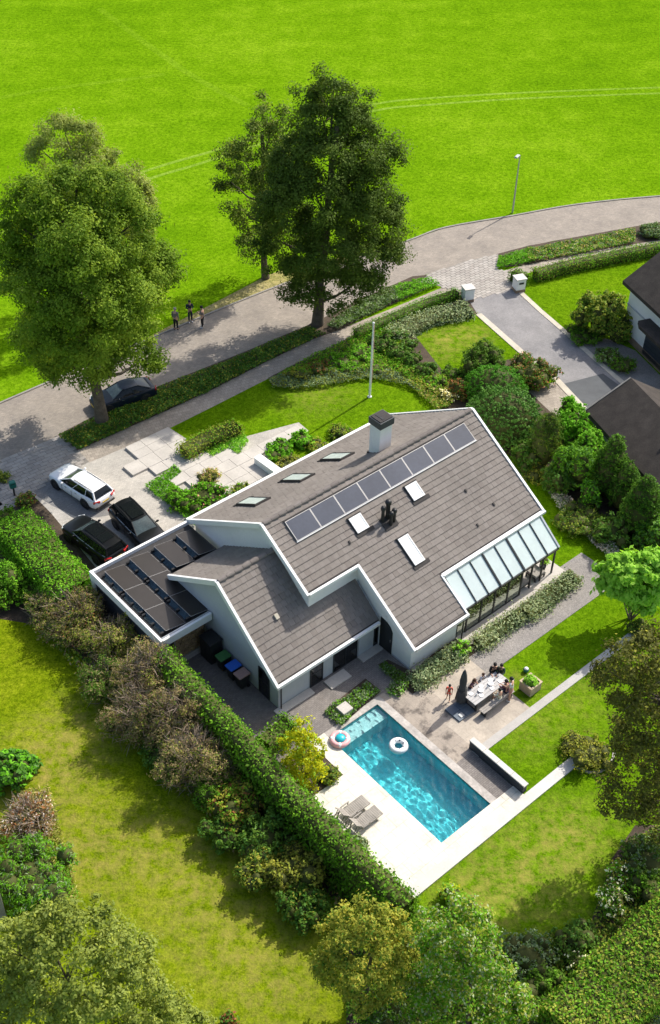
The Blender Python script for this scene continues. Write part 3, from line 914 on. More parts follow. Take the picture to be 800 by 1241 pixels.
# the raised pale terrace of staggered slabs by the front garden
ft = thing('front_terrace', 'raised pale terrace of staggered slabs by the front garden', 'terrace', U(0, 0, 0), YAW)
ft['kind'] = 'structure'
for (u0, u1, v0, v1, h) in ((5.05, 9.8, 21.07, 22.25, .17), (6.3, 9.8, 22.25, 23.85, .17), (6.27, 9.3, 20.17, 21.07, .165), (7.68, 10.2, 19.35, 20.17, .17), (6.56, 11.6, 18.43, 19.35, .165), (7.3, 16.75, 17.48, 18.43, .17), (8.4, 12.3, 15.5, 17.48, .165)):
    nu, nv = max(1, round((u1 - u0) / 1.15)), max(1, round((v1 - v0) / 1.0))
    for a in range(nu):
        for b in range(nv):
            du, dv = (u1 - u0) / nu, (v1 - v0) / nv
            mb = MB(); mb.cbox(u0 + a * du + .006, u0 + (a + 1) * du - .006, v0 + b * dv + .006, v0 + (b + 1) * dv - .006, 0, h + rnd.uniform(-.003, .003), .008)
            mb.build('slab', 'pale_slab', ft)
# neighbour's drive
px_sheet('neighbour_driveway', [(568, 364), (580, 383), (606, 406), (640, 436), (676, 464), (706, 496), (740, 534), (800, 620), (800, 520), (768, 478), (752, 464), (722, 438), (690, 409), (655, 379), (630, 352), (622, 346)], .020, 'asphalt_drive')
strip('drive_kerb', [gp(x, y) for x, y in [(580, 381), (606, 404), (640, 434), (676, 462), (706, 494), (740, 532)]], .5, .0, .05, 'sand_kerb')
strip('drive_kerb', [gp(x, y) for x, y in [(628, 352), (655, 377), (690, 407), (722, 436), (752, 462), (768, 476)]], .42, .0, .05, 'sand_kerb')
px_sheet('drive_dark_area', [(681, 466), (731, 453), (765, 478), (810, 520), (800, 600), (741, 532), (711, 496)], .026, 'drive_dark')  # darker sheet over the garage end of the drive
px_sheet('side_path', [(640, 474), (674, 462), (708, 500), (745, 540), (735, 562), (700, 530)], .018, 'footpath_paving')
px_sheet('neighbour_forecourt', [(685, 402), (700, 400), (740, 412), (770, 425), (810, 465), (810, 500), (765, 478)], .016, 'gravel_path')

# garden paving round the pool
ZT = .05
def terrace(name, rects, z, mat):
    mb = MB()
    for (u0, u1, v0, v1) in rects:
        mb.prism([(p.x, p.y) for p in (U(u0, v0), U(u1, v0), U(u1, v1), U(u0, v1))], -.1, z)
    return tag(mb.build(name, mat), kind='structure')
terrace('pool_terrace', [(-2.75, PU0, -12.05, -5.3), (-.06, PU0, -5.3, -2.68)], ZT + .006, 'white_terrace_tile')
terrace('pool_terrace', [(PU0, 6.05, -12.05, PV0)], ZT + .006, 'white_terrace_tile')
terrace('terrace_edge', [(-2.75, 9.75, -12.62, -12.05)], ZT + .05, 'white_coping')
M('coping_stone', (.43, .395, .36), .85, .25, 1.3, 7)
terrace('pool_coping', [(PU1, 4.82, PV0, -2.68), (PU0, PU1, PV1, -2.68)], ZT, 'coping_stone')
terrace('pool_side_paving', [(4.82, 6.0, PV0, -8.5)], ZT - .004, 'terrace_paving')
terrace('house_terrace', [(-.06, 7.5, -2.68, .3)], ZT - .008, 'terrace_paving')
terrace('side_passage', [(-2.4, -.06, -2.6, 6.0), (-.06, .2, .3, 6.0)], ZT - .02, 'dark_paving')
terrace('wet_terrace', [(4.82, 7.2, -6.4, -2.68), (4.82, 6.2, -8.5, -6.4)], ZT - .004, 'wet_terrace')
terrace('dining_terrace', [(7.2, 10.45, -6.4, -3.0), (6.2, 10.45, -8.5, -6.4)], ZT - .002, 'beige_terrace')
terrace('garden_path', [(10.45, 22.0, -5.45, -3.9)], ZT - .012, 'gravel_path')
terrace('veranda_floor', [(7.5, 20.0, -3.3, .4)], ZT - .004, 'pale_slab')
terrace('slab_path', [(6.0, 20.0, -8.95, -8.5)], ZT + .01, 'path_slab')
terrace('planting_bed', [(10.45, 20.0, -3.9, -3.3), (-2.75, -.06, -5.3, -2.6), (7.5, 10.45, -3.0, -2.4)], ZT - .016, 'soil')
terrace('garden_path', [(20.0, 22.0, -3.9, -2.4)], ZT - .014, 'gravel_path')
# sitting wall beside the pool
t = thing('garden_wall', 'low retaining wall coloured dark for its shade, with a pale coping beside the pool', 'wall', U(6.0, -12.0, 0), YAW)
MB().box(.02, .30, .05, 3.75, 0, .62).build('wall_face', 'navy_panel', t)  # near-black colour puts the shade of the sunless face into the material
for i in range(4):
    MB().cbox(-.0, .33, .0 + i * .95, .94 + i * .95, .62, .68, .01).build('coping', 'white_coping', t)
# planting squares against the terrace
px_sheet('planting_bed', [(393, 862), (414, 880), (462, 838), (443, 823)], ZT + .004, 'soil')
px_sheet('planting_bed', [(458, 806), (470, 800), (500, 815), (548, 772), (572, 786), (560, 800), (500, 842), (488, 832)], ZT + .004, 'soil')
px_sheet('planting_bed', [(574, 778), (690, 690), (706, 704), (584, 786)], ZT + .004, 'soil')

# ---- pool
def pool():
    mb = MB(); D = -1.45
    mb.add([U(PU0, PV0, D), U(PU1, PV0, D), U(PU1, PV1, D), U(PU0, PV1, D)], [(0, 1, 2, 3)])
    cs = [(PU0, PV0), (PU1, PV0), (PU1, PV1), (PU0, PV1)]
    for i in range(4):
        a, b = cs[i], cs[(i + 1) % 4]
        mb.add([U(*a, D), U(*b, D), U(*b, .0), U(*a, .0)], [(3, 2, 1, 0)])
    basin = tag(mb.build('pool_basin', 'pool_liner'), kind='structure')
    st = MB()
    st.prism([(p.x, p.y) for p in (U(PU0 + .01, PV1 - .85), U(PU1 - .01, PV1 - .85), U(PU1 - .01, PV1 - .01), U(PU0 + .01, PV1 - .01))], D, -.24)
    st.build('pool_step', 'pool_liner_pale', None)
    st_o = bpy.data.objects['pool_step']; st_o.parent = basin
    nx, ny = 150, 340
    uu, vv = np.meshgrid(np.linspace(PU0, PU1, nx), np.linspace(PV0, PV1, ny))
    z = np.zeros_like(uu)
    r2 = np.random.default_rng(5)
    for k in range(44):
        wl = r2.uniform(.19, .62); a = r2.uniform(0, 2 * PI); ph = r2.uniform(0, 2 * PI)
        z += .0085 * wl ** 1.1 * np.sin((uu * math.cos(a) + vv * math.sin(a)) * 2 * PI / wl + ph + 1.2 * np.sin(vv * .9 + k))
    z = z * .33 - .07
    V = [U(a, b, c) for a, b, c in zip(uu.ravel(), vv.ravel(), z.ravel())]
    F = [(j * nx + i, j * nx + i + 1, (j + 1) * nx + i + 1, (j + 1) * nx + i) for j in range(ny - 1) for i in range(nx - 1)]
    m2 = MB(); m2.add(V, F, 0, True)
    wtr = tag(m2.build('pool_water', 'pool_water'), kind='structure')
    return basin, wtr
def water_mat():
    m, N, L = new_mat('pool_water')
    N.remove(N['Principled BSDF'])
    g = N.new('ShaderNodeBsdfGlossy'); g.inputs['Roughness'].default_value = .02
    rf = N.new('ShaderNodeBsdfRefraction'); rf.inputs['IOR'].default_value = 1.33; rf.inputs['Roughness'].default_value = 0
    rf.inputs['Color'].default_value = (.74, .97, .98, 1)
    f = N.new('ShaderNodeFresnel'); f.inputs[0].default_value = 1.33
    mx = N.new('ShaderNodeMixShader')
    L.new(f.outputs[0], mx.inputs[0]); L.new(rf.outputs[0], mx.inputs[1]); L.new(g.outputs[0], mx.inputs[2])
    L.new(mx.outputs[0], N['Material Output'].inputs[0])
water_mat()
brick_mat('pool_liner', (.12, .74, .83), (.18, .78, .85), .04, .04, rough=.5, var=.10, msize=.003, bump=.0)
brick_mat('pool_liner_pale', (.72, .88, .89), (.74, .88, .89), .04, .04, rough=.5, var=.10, msize=.003, bump=.0)
basin, wtr = pool()
wtr.cycles.is_caustics_caster = True
basin.cycles.is_caustics_receiver = True
bpy.data.objects['pool_step'].cycles.is_caustics_receiver = True
ld.cycles.is_caustics_light = True

# ================================================================ HOUSE  (local frame: x along the ridge, y towards the street, z up)
house = thing('house', 'large white house with staggered taupe tiled roofs and a row of solar panels', 'house', ORG, YAW)
RV, RZ = 5.65, 7.40                       # main ridge
SR, SF = .61, .643                        # slopes
def zrear(v): return RZ - SR * (RV - v)
def zfront(v): return RZ - SF * (v - RV)
WV, WZ = 4.85, 6.05                       # wing ridge
WR, WF = .785, .66
def zwr(v): return WZ - WR * (WV - v)
def zwf(v): return WZ - WF * (v - WV)
# --- walls
MB().vprism([(.15, 0), (9.2, 0), (9.2, zwf(9.2) - .16), (WV, WZ - .18), (.15, zwr(.15) - .16)], .15, 7.36).build('wall', 'grey_render', house)
MB().vprism([(2.0, 0), (12.3, 0), (12.3, zfront(12.3) - .16), (RV, RZ - .18), (2.0, zrear(2.0) - .16)], 3.78, 7.34).build('wall', 'white_render', house)
MB().vprism([(-.42, 0), (12.3, 0), (12.3, zfront(12.3) - .16), (RV, RZ - .18), (-.42, zrear(-.42) - .16)], 7.345, 19.45).build('wall', 'white_render', house)
low = MB().vprism([(-2.42, 0), (-.425, 0), (-.425, zrear(-.425) - .16), (-2.42, zrear(-2.42) - .16)], 7.38, 10.95).build('wall', 'white_render', house)
MB().box(7.37, 10.96, -2.43, -.43, 0, .16).build('plinth', 'grey_render', house)
# --- roofs: deck plus tiles
def roof(rects, zf, ny_sign, deck_v):
    """deck of one roof slope; rects in (u0, u1, v0, v1)"""
    mb = MB()
    for (u0, u1, v0, v1) in rects:
        vs = [(u, v, zf(v) + d) for d in (-.14, -.03) for (u, v) in ((u0, v0), (u1, v0), (u1, v1), (u0, v1))]
        mb.add(vs, [(3, 2, 1, 0), (4, 5, 6, 7), (0, 1, 5, 4), (1, 2, 6, 5), (2, 3, 7, 6), (3, 0, 4, 7)])
    return mb.build('roof', 'roof_underlay', house)
TW, TC = .335, .36
def tile_verts(w, l, j=0.):
    """tile lying in x (across) / y (down slope, 0 = top edge) / z"""
    g = .0035
    x0, x1 = g, w - g
    t0, t1 = .008, .054
    return [(x0, 0, t0), (x1, 0, t0), (x1, l, t1 + j), (x0, l, t1 + j), (x0, 0, -.02), (x1, 0, -.02), (x1, l, t1 - .045), (x0, l, t1 - .045)]
TF = [(0, 3, 2, 1), (3, 7, 6, 2), (0, 4, 7, 3), (1, 2, 6, 5)]
tile_me = bpy.data.meshes.new('roof_tile')
tile_me.from_pydata(tile_verts(TW, TC + .03), [], [f[::-1] if False else f for f in TF]); tile_me.materials.append(MATS['roof_tile_single'])
def tile_field(parent, v_top, slope, rects, zf, sgn, singles=0, mat='roof_tile'):
    """courses of tiles down one slope, sgn = -1 when the slope falls towards -v"""
    cs = 1 / math.sqrt(1 + slope * slope)
    down = Vector((0, sgn * cs, -slope * cs)); nrm = Vector((0, sgn * slope * cs, cs))
    V = []; F = []; T = []; cand = []
    vmin = min(r[2] for r in rects); vmax = max(r[3] for r in rects)
    ncr = int(((v_top - vmin) if sgn < 0 else (vmax - v_top)) / (TC * cs)) + 2
    u_lo = min(r[0] for r in rects)
    for c in range(ncr):
        vt = v_top + sgn * c * TC * cs; vb = vt + sgn * TC * cs
        vm = (vt + vb) / 2
        for (u0, u1, v0, v1) in rects:
            if not (v0 - .02 <= vm <= v1 + .02): continue
            off = (TW / 2 if c % 2 else 0)
            k0 = math.floor((u0 - u_lo - off) / TW)
            u = u_lo + off + k0 * TW
            while u < u1 - .01:
                a, b = max(u, u0), min(u + TW, u1)
                if b - a > .05:
                    cand.append((a, b, vt, c))
                u += TW
    full = []
    for (a, b, vt, c) in cand:
        o3 = Vector((a, vt, zf(vt)))
        full.append((abs((b - a) - TW) < 1e-4, (U(*o3) - EYE).length, a, b, o3))
    if singles:
        full.sort(key=lambda x: (not x[0], x[1]))
    for i, (ok, d, a, b, o3) in enumerate(full):
        j = rnd.uniform(-.006, .010)
        if i < singles and ok:
            ob = link('roof_tile', tile_me, parent)
            ob.matrix_local = Matrix(((1, down.x, nrm.x, o3.x), (0, down.y, nrm.y, o3.y), (0, down.z, nrm.z, o3.z + j), (0, 0, 0, 1)))
            continue
        b0 = len(V)
        for (x, y, z) in tile_verts(b - a, TC + .03, j):
            p = o3 + Vector((1, 0, 0)) * x + down * y + nrm * z
            V.append(tuple(p))
        for f in TF:
            F.append(tuple(b0 + q for q in (f if sgn < 0 else f[::-1]))); T.append(rnd.random() if f is TF[0] else T[-1])
    if V:
        me = bpy.data.meshes.new('roof_tiles'); me.from_pydata(V, [], F); me.materials.append(MATS[mat])
        at = me.attributes.new('rnd', 'FLOAT', 'FACE'); at.data.foreach_set('value', np.array(T, np.float32))
        o = link('roof_tiles', me, parent); o['kind'] = 'stuff'
MR = [(3.62, 19.63, 1.85, RV), (7.17, 19.63, -.62, 1.85), (7.17, 11.12, -2.83, -.62)]
r_main = roof(MR, zrear, -1, 0)
tile_field(r_main, RV, SR, MR, zrear, -1)
FR = [(3.62, 19.63, RV, 12.55)]
r_front = roof(FR, zfront, 1, 0)
tile_field(r_front, RV, SF, FR, zfront, 1)
WRR = [(-.03, 7.16, -.08, WV)]
r_wing = roof(WRR, zwr, -1, 0)
tile_field(r_wing, WV, WR, WRR, zwr, -1, singles=300)
WFR = [(-.03, 3.76, WV, 9.38)]
r_wf = roof(WFR, zwf, 1, 0)
tile_field(r_wf, WV, WF, WFR, zwf, 1)
# --- ridge tiles
def ridge(parent, u0, u1, v, z, n):
    l = (u1 - u0) / n
    mb = MB(); k = 7
    vs = []
    for (x, r) in ((.0, .125), (l * .5, .15), (l - .05, .165), (l - .05, .09)):
        vs += [(x, r * math.cos(PI * j / (k - 1)) * 1.15, r * math.sin(PI * j / (k - 1))) for j in range(k)]
    fs = [(i * k + j, i * k + j + 1, (i + 1) * k + j + 1, (i + 1) * k + j) for i in range(3) for j in range(k - 1)]
    mb.add(vs, fs, 0, False)
    me = mb.mesh('ridge_tile', 'ridge_tile')
    q = MB(); q.tube([(u0, v, z - .05), (u1, v, z - .05)], .09, 8, 0, False); q.build('ridge_batten', 'roof_underlay', parent)
    for i in range(n):
        o = link('ridge_tile', me, parent); o.location = (u0 + i * l, v, z - .02 + rnd.uniform(0, .012))
ridge(r_main, 3.66, 19.55, RV, RZ + .02, 30)
ridge(r_wing, .0, 3.75, WV, WZ + .02, 7)
# --- white verge boards and gutters
def slope_board(u, va, vb, zf, wd=.16, ht=.30, lift=.09):
    mb = MB()
    mb.bar((u, va, zf(va) + lift - ht / 2), (u, vb, zf(vb) + lift - ht / 2), wd, ht)
    return mb.build('verge_board', 'white_paint', house, .008)
def flat_board(u0, u1, v, z, wd=.16, ht=.2):
    mb = MB(); mb.box(u0, u1, v - wd / 2, v + wd / 2, z - ht / 2, z + ht / 2)
    return mb.build('gutter', 'white_paint', house, .008)
slope_board(-.10, -.10, WV + .03, zwr); slope_board(-.10, 9.45, WV - .03, zwf)
slope_board(3.54, 1.80, RV + .03, zrear); slope_board(3.54, 12.62, RV - .03, zfront)
slope_board(19.70, -.68, RV + .03, zrear); slope_board(19.70, 12.62, RV - .03, zfront)
slope_board(7.09, -2.88, 1.80, zrear, .16, .34); slope_board(11.19, -2.88, -.62, zrear, .12, .26)
flat_board(-.18, 7.08, -.16, zwr(-.1) - .02, .17, .19)
flat_board(3.62, 7.17, 1.75, zrear(1.8) - .03, .16, .2)
flat_board(7.17, 11.25, -2.92, zrear(-2.86) - .02, .14, .2)
flat_board(11.25, 19.78, -.72, zrear(-.66) - .01, .24, .16)
flat_board(3.46, 19.78, 12.66, zfront(12.6) - .02, .2, .22)
# dark channel behind each gutter
for (u0, u1, v, z) in ((0, 7.0, -.04, zwr(-.04) + .035), (3.7, 7.1, 1.89, zrear(1.89) + .04), (7.3, 11.1, -2.79, zrear(-2.79) + .04)):
    MB().box(u0, u1, v - .035, v + .035, z - .03, z + .02).build('gutter_channel', 'lead', house)
# --- chimney
ch = MB().box(13.2, 14.14, 6.8, 7.66, 5.6, 8.35).build('chimney', 'white_render', house, .01)
MB().box(13.12, 14.22, 6.72, 7.74, zfront(7.7) - .05, zfront(6.8) - .42).build('flashing', 'lead', ch)
MB().box(13.12, 14.22, 6.72, 7.74, 8.351, 8.80).build('chimney_cap', 'chimney_slate', ch, .015)
MB().box(13.2, 14.14, 6.8, 7.66, 8.801, 8.85).build('cap_plate', 'lead', ch, .01)
MB().box(13.45, 13.6, 6.9, 7.55, 8.851, 8.87).build('cap_slot', 'black_metal', ch)
# --- solar panels on the rear slope
def slope_frame(u, v, zf, slope, sgn):
    cs = 1 / math.sqrt(1 + slope * slope)
    d = Vector((0, sgn * cs, -slope * cs)); n = Vector((0, sgn * slope * cs, cs))
    return Matrix(((1, d.x, n.x, u), (0, d.y, n.y, v), (0, d.z, n.z, zf(v)), (0, 0, 0, 1)))
SL = 1.06 * math.sqrt(1 + SR * SR)
pw = 13.75 / 8
pv_cell = MB().box(.035, pw - .045, .03, SL - .03, .115, .128).mesh('pv_glass', 'pv_roof_cell')
pvm = MB()
pvm.box(0, pw - .015, 0, .03, .06, .135); pvm.box(0, pw - .015, SL - .03, SL, .06, .14); pvm.box(0, .035, .03, SL - .03, .06, .135); pvm.box(pw - .045, pw - .015, .03, SL - .03, .06, .135); pvm.box(.035, pw - .045, .03, SL - .03, .06, .11)
pv_fr = pvm.mesh('solar_panel', 'pv_frame')
for i in range(8):
    o = link('solar_panel', pv_fr, house)
    o.matrix_local = slope_frame(4.76 + i * pw, 5.22, zrear, SR, -1)
    link('panel_glass', pv_cell, o)
mb = MB()
mt = slope_frame(4.72, 5.30, zrear, SR, -1)
mb.box(0, 13.85, 0, .06, .05, .12, 0, mt)
mb.build('panel_flashing', 'lead', house)
mb = MB(); mb.box(0, 13.82, SL + .085, SL + .15, .05, .11, 0, mt); mb.build('panel_flashing', 'white_paint', house)
# --- skylights
def skylight(u0, u1, va, vb, zf, slope, sgn, glass, tilt=0.):
    mt = slope_frame(u0, va, zf, slope, sgn); wd = u1 - u0; ln = abs(vb - va) * math.sqrt(1 + slope * slope)
    mb = MB()
    for (x0, x1, y0, y1) in ((0, wd, 0, .07), (0, wd, ln - .07, ln), (0, .07, .07, ln - .07), (wd - .07, wd, .07, ln - .07)):
        mb.box(x0, x1, y0, y1, .0, .17, 0)
    o = mb.build('skylight', 'white_paint' if sgn < 0 else 'lead', house); o.matrix_local = mt
    MB().box(.07, wd - .07, .07, ln - .07, .10, .145).build('pane', glass, o)
    f = MB(); f.box(-.12, wd + .28, ln, ln + .22, .05, .085); f.box(-.06, 0, 0, ln, .04, .12); f.box(-.06, wd + .06, -.08, 0, .04, .16)
    f.build('flashing', 'lead', o)
skylight(8.15, 9.0, 3.87, 3.06, zrear, SR, -1, 'skylight_glass')
skylight(12.42, 13.28, 3.87, 3.05, zrear, SR, -1, 'skylight_glass')
skylight(10.06, 10.82, 1.87, .38, zrear, SR, -1, 'skylight_glass')
for u in (5.62, 8.95, 12.05):
    skylight(u, u + 1.0, 8.75, 10.6, zfront, SF, 1, 'skylight_glass_green')
# --- cluster of black vent pipes
vt = MB().box(0, .95, 0, .75, .05, .10).build('vent_pipes', 'lead', house); vt.matrix_local = slope_frame(9.8, 3.12, zrear, SR, -1)
for (u, v, h, r) in ((9.95, 2.95, .95, .10), (10.35, 2.98, 1.15, .13), (10.28, 2.62, .8, .10), (10.58, 2.70, .75, .11)):
    z0 = zrear(v); mb = MB(); mb.tube([(u, v, z0 - .1), (u, v, z0 + h)], r, 10); mb.lathe([(r * 1.35, h - .02), (r * 1.5, h + .08), (r * 1.15, h + .2), (.01, h + .22)], 10, 0, (u, v, z0))
    o = mb.build('pipe', 'black_metal', vt); o.matrix_parent_inverse = slope_frame(9.8, 3.12, zrear, SR, -1).inverted()
for (u, v) in ((7.2 + 8.6, 2.3), (15.1, .55), (16.9, 1.0), (8.4 - 1, 3.0)):
    mb = MB(); mb.box(0, .10, 0, .2, .04, .10); o = mb.build('tile_vent', 'lead', house); o.matrix_local = slope_frame(u, v, zrear, SR, -1)
mb = MB(); mb.box(0, .22, 0, .3, .04, .15); o = mb.build('tile_vent', 'sand_kerb', house); o.matrix_local = slope_frame(1.75, 2.5, zwr, WR, -1)
# --- openings in the rear wall of the wing (y = .15 faces the pool)
def window(u0, u1, z0, z1, yw, parts=1, name='window', parent=house, axis='v', glass='window_glass', bars=()):
    """frame + pane(s) on a wall; axis 'v': wall faces -y, 'u': wall faces -x"""
    fr = MB(); d = .07; p = .035
    def bx(mb, a0, a1, c0, c1, e0, e1):
        if axis == 'v': mb.box(a0, a1, yw - e1, yw - e0, c0, c1)
        else: mb.box(yw - e1, yw - e0, a0, a1, c0, c1)
    bx(fr, u0, u1, z0, z0 + d, .0, p + .02); bx(fr, u0, u1, z1 - d, z1, .0, p + .02)
    wd = (u1 - u0) / parts
    bx(fr, u0, u0 + d, z0 + d, z1 - d, 0, p + .02); bx(fr, u1 - d, u1, z0 + d, z1 - d, 0, p + .02)
    for k in range(1, parts):
        bx(fr, u0 + wd * k - d / 2, u0 + wd * k + d / 2, z0 + d, z1 - d, 0, p + .02)
    for zb in bars: bx(fr, u0 + d, u1 - d, zb - .03, zb + .03, 0, p + .01)
    o = fr.build(name, 'black_frame', parent)
    for k in range(parts):
        g = MB(); a0 = u0 + wd * k + d / 2 + (d / 2 if k == 0 else 0); a1 = u0 + wd * (k + 1) - d / 2 - (d / 2 if k == parts - 1 else 0)
        bx(g, a0, a1, z0 + d, z1 - d, .004, p)
        g.build('pane', glass, o)
    return o
window(2.35, 3.25, .06, 2.02, .15, 1, 'door', bars=(1.0,))
window(4.0, 5.75, .06, 2.02, .15, 2, 'window')
window(7.0, 7.3, .06, 2.02, .15, 1, 'window')
MB().box(5.85, 6.95, .10, .149, .1, 2.0).build('wall_panel', 'grey_render', house)
window(.85, 1.75, .06, 2.05, .15, 1, 'door', axis='u', bars=(1.15,))
# paving slabs laid as doorsteps
def step(u0, u1, v0, v1):
    mb = MB(); mb.cbox(u0, u1, v0, v1, .02, .12, .01); return mb.build('doorstep', 'pale_slab', house)
step(-.2, 2.3, -.35, .13); step(3.15, 4.6, -.75, -.05); step(5.75, 7.3, -.4, .1)
# black arched door in the flank of the low block
mb = MB()
prof = [(-.95, .05), (.02, .05), (.02, 2.35), (-.35, 2.32), (-.78, 2.05), (-.95, 1.75)]
mb.vprism(prof, 7.335, 7.372); dr = mb.build('door', 'black_frame', house)
MB().box(7.325, 7.334, -.86, -.80, .95, 1.15).build('handle', 'chrome', dr)
MB().box(7.6, 8.75, -2.475, -2.42, 1.78, 1.92).build('vent_slot', 'black_frame', house)
window(10.96, 10.97, .1, .2, 0, 1) if False else None
# downpipes
for (u, v, h) in ((11.05, -2.78, 2.0), (.22, -.02, 2.05)):
    MB().tube([(u, v, 0), (u, v, h), (u - .1, v - .1, h + .12)], .04, 8).build('downpipe', 'black_metal', house)
MB().box(.14, .16, .14, .6, 2.0, 2.1).build('lamp', 'black_metal', house)
for u in (1.3, 6.3): MB().ball((u, .05, 1.95), .07, 8).build('wall_lamp', 'black_metal', house)

# ================================================================ CONSERVATORY
cons = thing('conservatory', 'lean-to glass conservatory with eight pale roof panes along the garden side', 'conservatory', ORG, YAW)
CV0, CZ0, CV1, CZ1 = -.78, 3.42, -2.45, 2.12
CU0, CU1 = 11.32, 19.35
csl = (CZ0 - CZ1) / (CV0 - CV1)
def zc(v): return CZ0 - csl * (CV0 - v)
npan = 8; pwid = (CU1 - CU0) / npan
for i in range(npan):
    mb = MB(); a, b = CU0 + i * pwid + .025, CU0 + (i + 1) * pwid - .025
    vs = [(u, v, zc(v) + d) for d in (.0, .02) for (u, v) in ((a, CV1), (b, CV1), (b, CV0), (a, CV0))]
    mb.add(vs, [(3, 2, 1, 0), (4, 5, 6, 7), (0, 1, 5, 4), (1, 2, 6, 5), (2, 3, 7, 6), (3, 0, 4, 7)])
    mb.build('roof_pane', 'opal_glass', cons)
for i in range(npan + 1):
    u = CU0 + i * pwid; thick = .12 if i in (3, 5, 8) else .05
    if i == 0: thick = .06
    MB().bar((u, CV0, zc(CV0) + .02), (u, CV1 - .03, zc(CV1) + .0), thick, .12).build('glazing_bar', 'black_frame' if i < 8 else 'galvanised', cons)
MB().box(CU0, CU1, CV1 - .06, CV1, CZ1 - .14, CZ1 - .02).build('eave_beam', 'black_frame', cons)
MB().box(CU0, CU1, CV0 - .05, CV0 + .03, CZ0 + .02, CZ0 + .09).build('wall_flashing', 'black_frame', cons)
GU = [11.75, 12.9, 14.03, 15.17, 16.3]
for k, u in enumerate(GU):
    MB().box(u - .05, u + .05, CV1 + .0, CV1 + .1, .05, CZ1 - .14).build('post', 'black_frame', cons)
for k in range(4):
    a, b = GU[k] + .05, GU[k + 1] - .05
    MB().box(a, b, CV1 + .035, CV1 + .055, .14, CZ1 - .14).build('glass_panel', 'veranda_glass', cons)
    MB().box(a, b, CV1 + .01, CV1 + .09, .05, .14).build('sill', 'black_frame', cons)
MB().box(16.28, 16.3, CV1 + .1, -.5, .1, CZ1 - .1).build('glass_panel', 'veranda_glass', cons)
MB().box(11.2, 11.22, CV1 + .05, -.5, .1, CZ1 - .1).build('glass_panel', 'veranda_glass', cons)
MB().box(11.05, 11.7, CV1 + .035, CV1 + .055, .14, CZ1 - .14).build('glass_panel', 'veranda_glass', cons)
for u in (17.2, 18.15, 19.2):
    MB().box(u - .045, u + .045, CV1 + .02, CV1 + .11, .05, CZ1 - .14).build('post', 'black_frame', cons)
MB().box(16.45, 19.7, -3.1, -2.95, .03, .09).build('kerb', 'wood_grey', cons)

# ================================================================ CARPORT
cp = thing('carport', 'flat roofed carport with deep white fascia and tilted dark solar panels', 'carport', ORG, YAW)
CPZ = 2.72
A0, A1, B0, B1 = -3.12, 3.5, 5.85, 12.5
deck = [(A0, B0), (.05, B0), (.05, 9.46), (3.46, 9.46), (3.46, B1), (A0, B1)]
mb = MB(); mb.prism(deck, CPZ - .18, CPZ); mb.build('roof_deck', 'bitumen', cp)
def fascia(x0, x1, y0, y1, z0=2.42, z1=2.98):
    mb = MB(); mb.box(x0, x1, y0, y1, z0, z1); return mb.build('fascia', 'white_paint', cp, .01)
fascia(A0 - .16, A0, B0 - .16, B1 + .16); fascia(A0 + .003, 3.44, B1, B1 + .16, 2.5, 2.96); fascia(A0 + .003, .06, B0 - .16, B0, 2.44, 2.94)
MB().box(A0 + .02, .0, B0 + .0, B0 + .08, 2.942, 2.965).build('roof_trim', 'galvanised', cp)
MB().box(A0 - .14, A0 + .2, B1 - .25, B1 + .14, 0, 2.42).build('post', 'white_paint', cp, .01)
MB().box(A0 - .14, A0 + .1, B0 - .1, B0 + .15, 0, 2.42).build('post', 'white_paint', cp, .01)
MB().box(A0 - .05, A0 + .02, B0 + .15, B1 - .25, .05, 2.42).build('side_wall', 'navy_panel', cp)
# solar panels: two rows of three, then two single ones where the house roof comes down
def pv(u, v0, v1, wid=1.27, z=CPZ):
    h = .30; l = v1 - v0 - .02
    mt = Matrix.Translation((u, v0 + .01, z + .30)) @ Matrix.Rotation(math.atan2(.24, wid), 4, 'Y')
    mb = MB(); mb.box(0, wid, 0, .02, -.04, 0, 0, mt); mb.box(0, wid, l - .02, l, -.04, 0, 0, mt); mb.box(0, .02, .02, l - .02, -.04, 0, 0, mt); mb.box(wid - .02, wid, .02, l - .02, -.04, 0, 0, mt); mb.box(.02, wid - .02, .02, l - .02, -.04, -.02, 0, mt)
    o = mb.build('solar_panel', 'pv_frame', cp)
    MB().box(.012, wid - .012, .012, l - .012, -.018, .004, 0, mt).build('panel_glass', 'pv_cell', o)
    d = MB(); d.add([(u - .25, v0 + .12, z + .03), (u - .25, v1 - .12, z + .03), (u - .02, v1 - .12, z + .26), (u - .02, v0 + .12, z + .26)], [(0, 1, 2, 3), (3, 2, 1, 0)])
    d.build('wind_deflector', 'steel_strip', o)
    b = MB()
    for vv in (v0 + .12, v1 - .12, (v0 + v1) / 2):
        b.box(u - .27, u - .0, vv - .06, vv + .06, z + .02, z + .20, 0, None)
    b.build('ballast', 'black_metal', o)
for (u, vs) in ((-2.62, (6.15, 8.12, 10.09, 12.06)), (-.98, (6.15, 8.12, 10.09, 12.06))):
    for a, b in zip(vs[:-1], vs[1:]): pv(u, a, b)
pv(.66, 9.75, 12.0); pv(2.2, 9.75, 12.0, 1.2)
